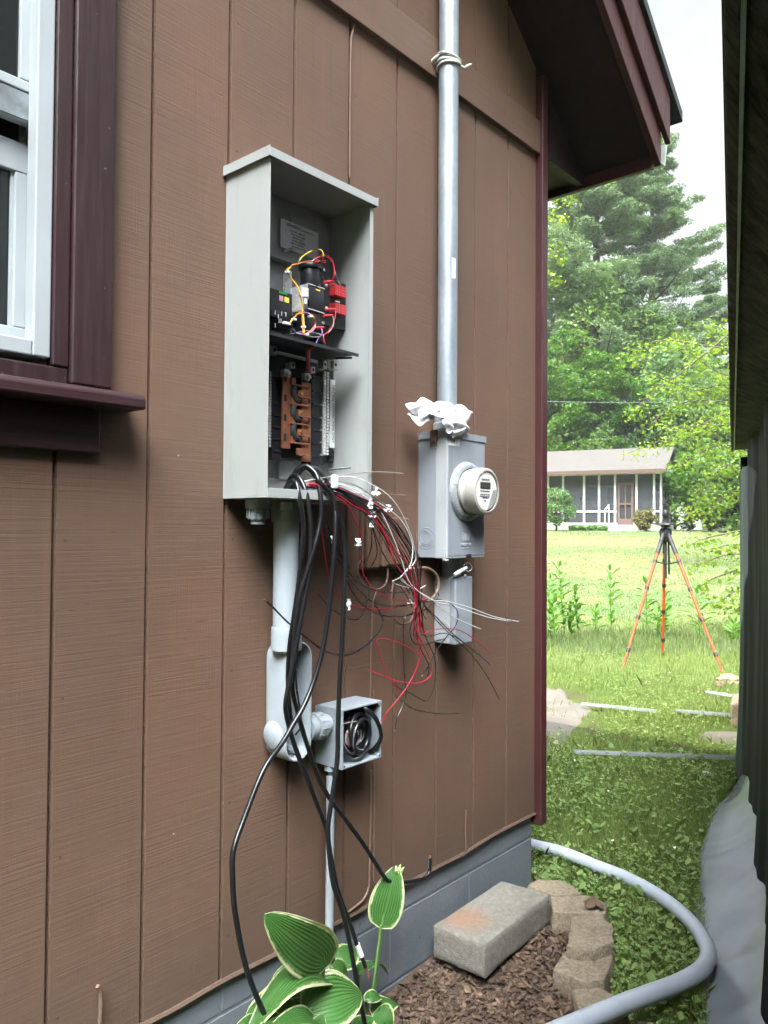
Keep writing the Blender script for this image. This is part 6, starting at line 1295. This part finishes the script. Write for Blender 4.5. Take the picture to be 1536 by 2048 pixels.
def broad(name, px, t, topy, rad, label, mat, leaf=.16, nc=120, per=110, base_frac=.12, cr=None, group='trees beyond the lawn', cat='tree', bz=None, bark=True, squash=.7, seed=1, shape=1.0):
    rs = np.random.default_rng(seed); b0 = Dp(px, 1062, t); gz = GZ(b0[0], b0[1]) if bz is None else bz; top = Dp(px, topy, t)[2]; H_ = top-gz
    tr = thing(name, label, cat, (b0[0], b0[1], gz), group)
    c = []
    while len(c) < nc:
        u = rs.uniform(-1, 1, 3); 
        if np.dot(u, u) > 1: continue
        z = gz+H_*(base_frac+(1-base_frac)*(u[2]*.5+.5)); wz = math.sqrt(max(0, 1-u[2]**2))**shape
        rr = math.hypot(u[0], u[1]); 
        if rs.uniform() > .25+.9*rr: continue
        c.append((b0[0]+u[0]*rad, b0[1]+u[1]*rad, z))
    c = np.array(c); cr_ = (cr or rad*.24)*rs.uniform(.6, 1.25, nc)
    P = clumps(c, cr_, per, squash)
    if mat is M['hem']: Q = leaf_quads(P, leaf, .5, .4, droop=.4)
    else: Q = leaf_quads(P, leaf, .25, .6)
    quads('crown', Q, mat, tr)
    if bark:
        b = MB().tube([(b0[0], b0[1], gz-.2), (b0[0]+.1, b0[1], gz+H_*.5), (b0[0], b0[1]+.1, gz+H_*.93)], [H_*.018+.03, H_*.012, .02], 8, 4)
        for k in range(0, nc, max(1, nc//14)):
            q = c[k]; s_ = np.array([b0[0], b0[1], gz+(q[2]-gz)*.6]); b.tube([s_, (s_+q)/2+np.array([0, 0, .1]), q], [H_*.006+.01, .015], 5, 3)
        b.build('trunk', M['bark'], tr, True)
    return tr
def pine(px, t, topy, rad, label, seed, z0=.18, dens=1.0, lean=0, per=80, droop=0.0):
    rs = np.random.default_rng(seed); b0 = Dp(px, 1062, t); gz = GZ(b0[0], b0[1]); top = Dp(px, topy, t)[2]; H_ = top-gz
    tr = thing('pine_tree', label, 'tree', (b0[0], b0[1], gz), 'trees beyond the lawn'); cents = []; rads = []; br = MB()
    br.tube([(b0[0], b0[1], gz-.3), (b0[0]+lean*.5, b0[1], gz+H_*.5), (b0[0]+lean, b0[1], top)], [H_*.013+.05, H_*.009, .03], 10, 5)
    nl = int(23*dens)
    for i in range(nl):
        f = z0+(1-z0)*(i+rs.uniform(-.3, .3))/nl; z = gz+H_*f; L_ = rad*(1.05-f)**.55*rs.uniform(.55, 1.15)*(1.25 if f < .8 else .9)
        if f > .85: L_ *= .8
        for j in range(int(rs.integers(4, 7))):
            a = rs.uniform(0, 6.28); d = np.array([math.cos(a), math.sin(a), rs.uniform(-.05, .22)]); l = L_*rs.uniform(.6, 1.15)
            s_ = np.array([b0[0]+lean*f, b0[1], z]); e = s_+d*l+np.array([0, 0, .12*l]); m_ = s_+d*l*.55-np.array([0, 0, .02*l])
            br.tube([s_, m_, e], [.035+.010*l, .012], 5, 3)
            sd_ = np.array([-math.sin(a), math.cos(a), 0])
            for u in np.arange(.35, 1.02, .11):
                for s2 in (-1, 0, 1):
                    if rs.uniform() < .2: continue
                    c = s_+(m_-s_)*min(1, u/.55) if u < .55 else m_+(e-m_)*(u-.55)/.45
                    c = c+sd_*s2*l*.22*(1.1-u*.6)*rs.uniform(.5, 1.2)+np.array([0, 0, rs.uniform(0, .25)])
                    cents.append(c); rads.append(rs.uniform(.38, .72)*(.6+.07*rad))
    P = clumps(np.array(cents), np.array(rads), per, .30); Q = leaf_quads(P, .17, .2, .20)
    quads('crown', Q, M['pine'], tr); br.build('trunk', M['bark'], tr, True); return tr
pine(1192, 52, 120, 6.8, 'tallest pine rising behind the roof corner, its bare trunk showing in gaps', 3, .30, 1.05)
pine(1305, 57, 236, 6.0, 'tall airy pine whose layered boughs stand against the white sky', 8, .25, 1.1)
pine(1420, 63, 560, 4.5, 'lower pine at the right with thin horizontal boughs', 5, .3, .8)
pine(1120, 60, 330, 5.0, 'pine seen between the corner board and the tallest pine', 12, .4, .8)
broad('broadleaf_tree', 1170, 51, 505, 4.6, 'tall loose grey green broadleaf tree in front of the pines', M['dec'], .13, 180, 110, .25, 1.0, seed=21)
broad('broadleaf_tree', 1275, 53, 590, 4.2, 'rounded grey green tree under the airy pine', M['dec'], .13, 160, 110, .2, 1.0, seed=22)
broad('evergreen_tree', 1125, 45.2, 640, 3.2, 'dense dark evergreen with bright tips beside the corner board', M['hem'], .13, 190, 140, .05, .75, seed=23, squash=.45)
broad('evergreen_tree', 1200, 45.5, 700, 3.0, 'second dark evergreen just right of the denser one', M['hem'], .13, 170, 130, .05, .75, seed=24, squash=.45)
broad('broadleaf_tree', 1150, 43.5, 835, 2.4, 'low bright green tree above the neighbour roof on the left', M['dec'], .12, 90, 90, .1, .7, seed=25)
broad('broadleaf_tree', 1245, 47, 760, 3.0, 'bluish green tree above the middle of the neighbour roof', M['blu'], .12, 120, 90, .1, .8, seed=26)
broad('broadleaf_tree', 1345, 46, 690, 3.4, 'broad green tree behind the right end of the neighbour roof', M['blu'], .13, 130, 90, .05, .9, seed=27)
broad('broadleaf_tree', 1430, 44, 740, 3.2, 'green tree right of the neighbour house', M['dec'], .13, 120, 90, .05, .9, seed=28)
broad('dense_shrub', 1420, 36, 885, 2.1, 'deep green drooping shrub at the right of the outbuilding', M['hem'], .12, 110, 110, .0, .55, seed=29)
broad('dense_shrub', 1478, 33, 850, 1.8, 'deep green shrub half hidden by the tarp', M['dec'], .12, 80, 100, .0, .5, seed=30)
for i, (px, ty, t) in enumerate(((1090, 640, 66), (1230, 660, 68), (1350, 640, 70), (1470, 690, 66), (1160, 700, 62), (1400, 760, 58), (1290, 760, 60))):
    broad('background_tree', px, t, ty, 5.0, ['distant green tree filling the gap beside the corner board', 'distant green tree behind the bluish one', 'distant green tree under the airy pine', 'distant green tree at the tarp edge', 'distant green tree behind the dark evergreens', 'distant low tree right of the neighbour roof', 'distant low tree behind the neighbour roof'][i], M['blu'] if i % 2 else M['dec'], .22, 110, 60, .0, 1.4, seed=40+i)
# shrubs by the neighbour's porch
broad('round_shrub', 1112, 33.5, 976, .72, 'round pale green shrub in front of the left end of the porch', M['blu'], .05, 60, 90, .15, .25, 'shrubs by the porch', 'shrub', seed=50)
broad('round_shrub', 1290, 33.8, 1016, .48, 'reddish bronze shrub between the porch door and the corner', M['redsh'], .04, 60, 80, .05, .17, 'shrubs by the porch', 'shrub', seed=51)
for i, px in enumerate((1147, 1166, 1186, 1206)):
    broad('low_plant', px, 34.3, 1052, .2, ['leftmost low plant at the porch foot', 'low plant second from the left at the porch foot', 'low plant third from the left at the porch foot', 'low plant nearest the porch steps'][i], M['milk'], .05, 14, 40, .0, .1, 'low plants at the porch foot', 'plant', bark=False, seed=60+i)
# overhanging maple with long leafy sprays, rooted to the right behind the shed
def spray(br, cents, P, n, jit, r=.02):
    Q = catmull(P, 8); br.tube(Q, [r, r*.25], 6, 1)
    for i in range(n):
        c = Q[int(NR.uniform(.12, 1)*(len(Q)-1))]; cents.append(c+NR.normal(0, jit, 3)*np.array([1, 1, .55])-np.array([0, 0, jit*.5]))
def sprays(name, label, t, trunk_px, lines, mat, leaf, n, jit, bz=None, group=None, seed=1, tr_top=500, nl=1):
    b0 = Dp(trunk_px, 1062, t); gz = GZ(b0[0], b0[1]); tr = thing(name, label, 'tree', (b0[0], b0[1], gz), group); br = MB(); cents = []
    tp = Dp(trunk_px, tr_top, t); br.tube([(b0[0], b0[1], gz-.2), (b0[0]+.05, b0[1], (gz+tp[2])/2), tp], [t*.007, t*.004, t*.0015], 8, 5)
    for ln in lines:
        pts = [Dp(x, y, t+dt) for x, y, dt in ln]; z0 = min(tp[2]-.1, max(gz+.5, pts[0][2]-.15*t/20)); s_ = np.array([b0[0], b0[1], z0]); spray(br, cents, [s_]+pts, n, jit, t*.0016)
    C = np.array(cents); Q = leaf_quads(C, leaf, .45, .62, droop=.3); quads('leaves', Q, mat, tr); br.build('branches', M['bark'], tr, True); return tr
sprays('maple_tree', 'yellow green maple whose drooping branches reach in from the right over the neighbour roof', 19, 1560, [
    [(1480, 700, 0), (1400, 690, .3), (1340, 680, .5), (1290, 690, .3), (1265, 720, 0)], [(1490, 650, -1), (1420, 700, -1), (1370, 740, -.5), (1300, 790, 0), (1262, 830, 0)],
    [(1490, 760, 0), (1430, 740, .6), (1375, 700, .8), (1350, 660, 1)], [(1490, 800, 1), (1420, 800, 1), (1350, 810, 1), (1300, 850, .8)],
    [(1490, 860, 0), (1430, 850, 0), (1370, 870, 0), (1310, 885, 0), (1260, 905, .2)], [(1490, 900, -1), (1440, 890, -.6), (1390, 910, -.6), (1350, 930, -.4)],
    [(1490, 940, 0), (1450, 930, .3), (1420, 960, 0), (1390, 1000, 0), (1365, 1035, 0)], [(1490, 720, .5), (1450, 660, .5), (1420, 640, .5)], [(1500, 980, 0), (1460, 985, 0), (1430, 1010, 0), (1400, 1040, 0)],
    [(1490, 830, -1), (1445, 830, -1), (1400, 850, -1), (1340, 860, -1)], [(1490, 770, 1), (1440, 770, 1), (1390, 780, 1), (1330, 760, 1), (1290, 740, 1)]], M['yel'], .052, 340, .17, seed=1, tr_top=560)
sprays('maple_tree', 'yellow green maple branch tips hanging under the eave beside the corner board', 15, 1000, [
    [(1050, 380, 0), (1090, 350, 0), (1120, 360, 0), (1150, 345, 0)], [(1050, 330, 0), (1130, 345, .4), (1180, 345, .4), (1222, 350, .4)], [(1050, 430, 0), (1100, 430, 0), (1125, 445, 0)], [(1050, 480, 0), (1095, 490, 0), (1128, 520, 0)],
    [(1050, 540, 0), (1090, 545, 0), (1112, 570, 0)], [(1050, 400, .5), (1100, 395, .5), (1140, 390, .5)]], M['yel'], .05, 130, .12, seed=2, tr_top=200)
sprays('hanging_branch_tree', 'small tree with thin leafy twigs hanging low over the lawn at the tarp edge', 9.5, 1580, [
    [(1500, 1060, 0), (1440, 1070, 0), (1400, 1080, 0), (1372, 1095, 0)], [(1500, 1110, 0), (1450, 1110, 0), (1400, 1130, 0), (1378, 1140, 0)], [(1500, 1130, .2), (1460, 1145, .2), (1420, 1160, .2), (1390, 1182, .2)],
    [(1500, 1170, 0), (1465, 1185, 0), (1440, 1205, 0), (1428, 1215, 0)], [(1500, 1090, .3), (1460, 1090, .3), (1420, 1098, .3)], [(1500, 1205, 0), (1478, 1215, 0), (1466, 1240, 0)]], M['yel'], .034, 120, .07, seed=3, tr_top=900)
# overhead wire
tag(MB().tube([Dp(1000, 801, 30), Dp(1100, 803, 30), Dp(1260, 805, 30), Dp(1480, 800, 30)], .007, 6, 5).build('overhead_wire', M['mgrey']), 'thin pale overhead wire crossing in front of the trees', 'wire')
# ---------------------------------------------------------------- thin summer air
hz = N('haze'); pv = hz.n('ShaderNodeVolumePrincipled', Color=(.92, .96, 1.0), Density=.0006); hz.t.links.new(pv.outputs[0], hz.o.inputs['Volume'])
tag(MB().box(-30, 110, -30, 100, -4, 45).build('haze', hz.m), 'thin pale air in front of the far trees', kind='stuff')
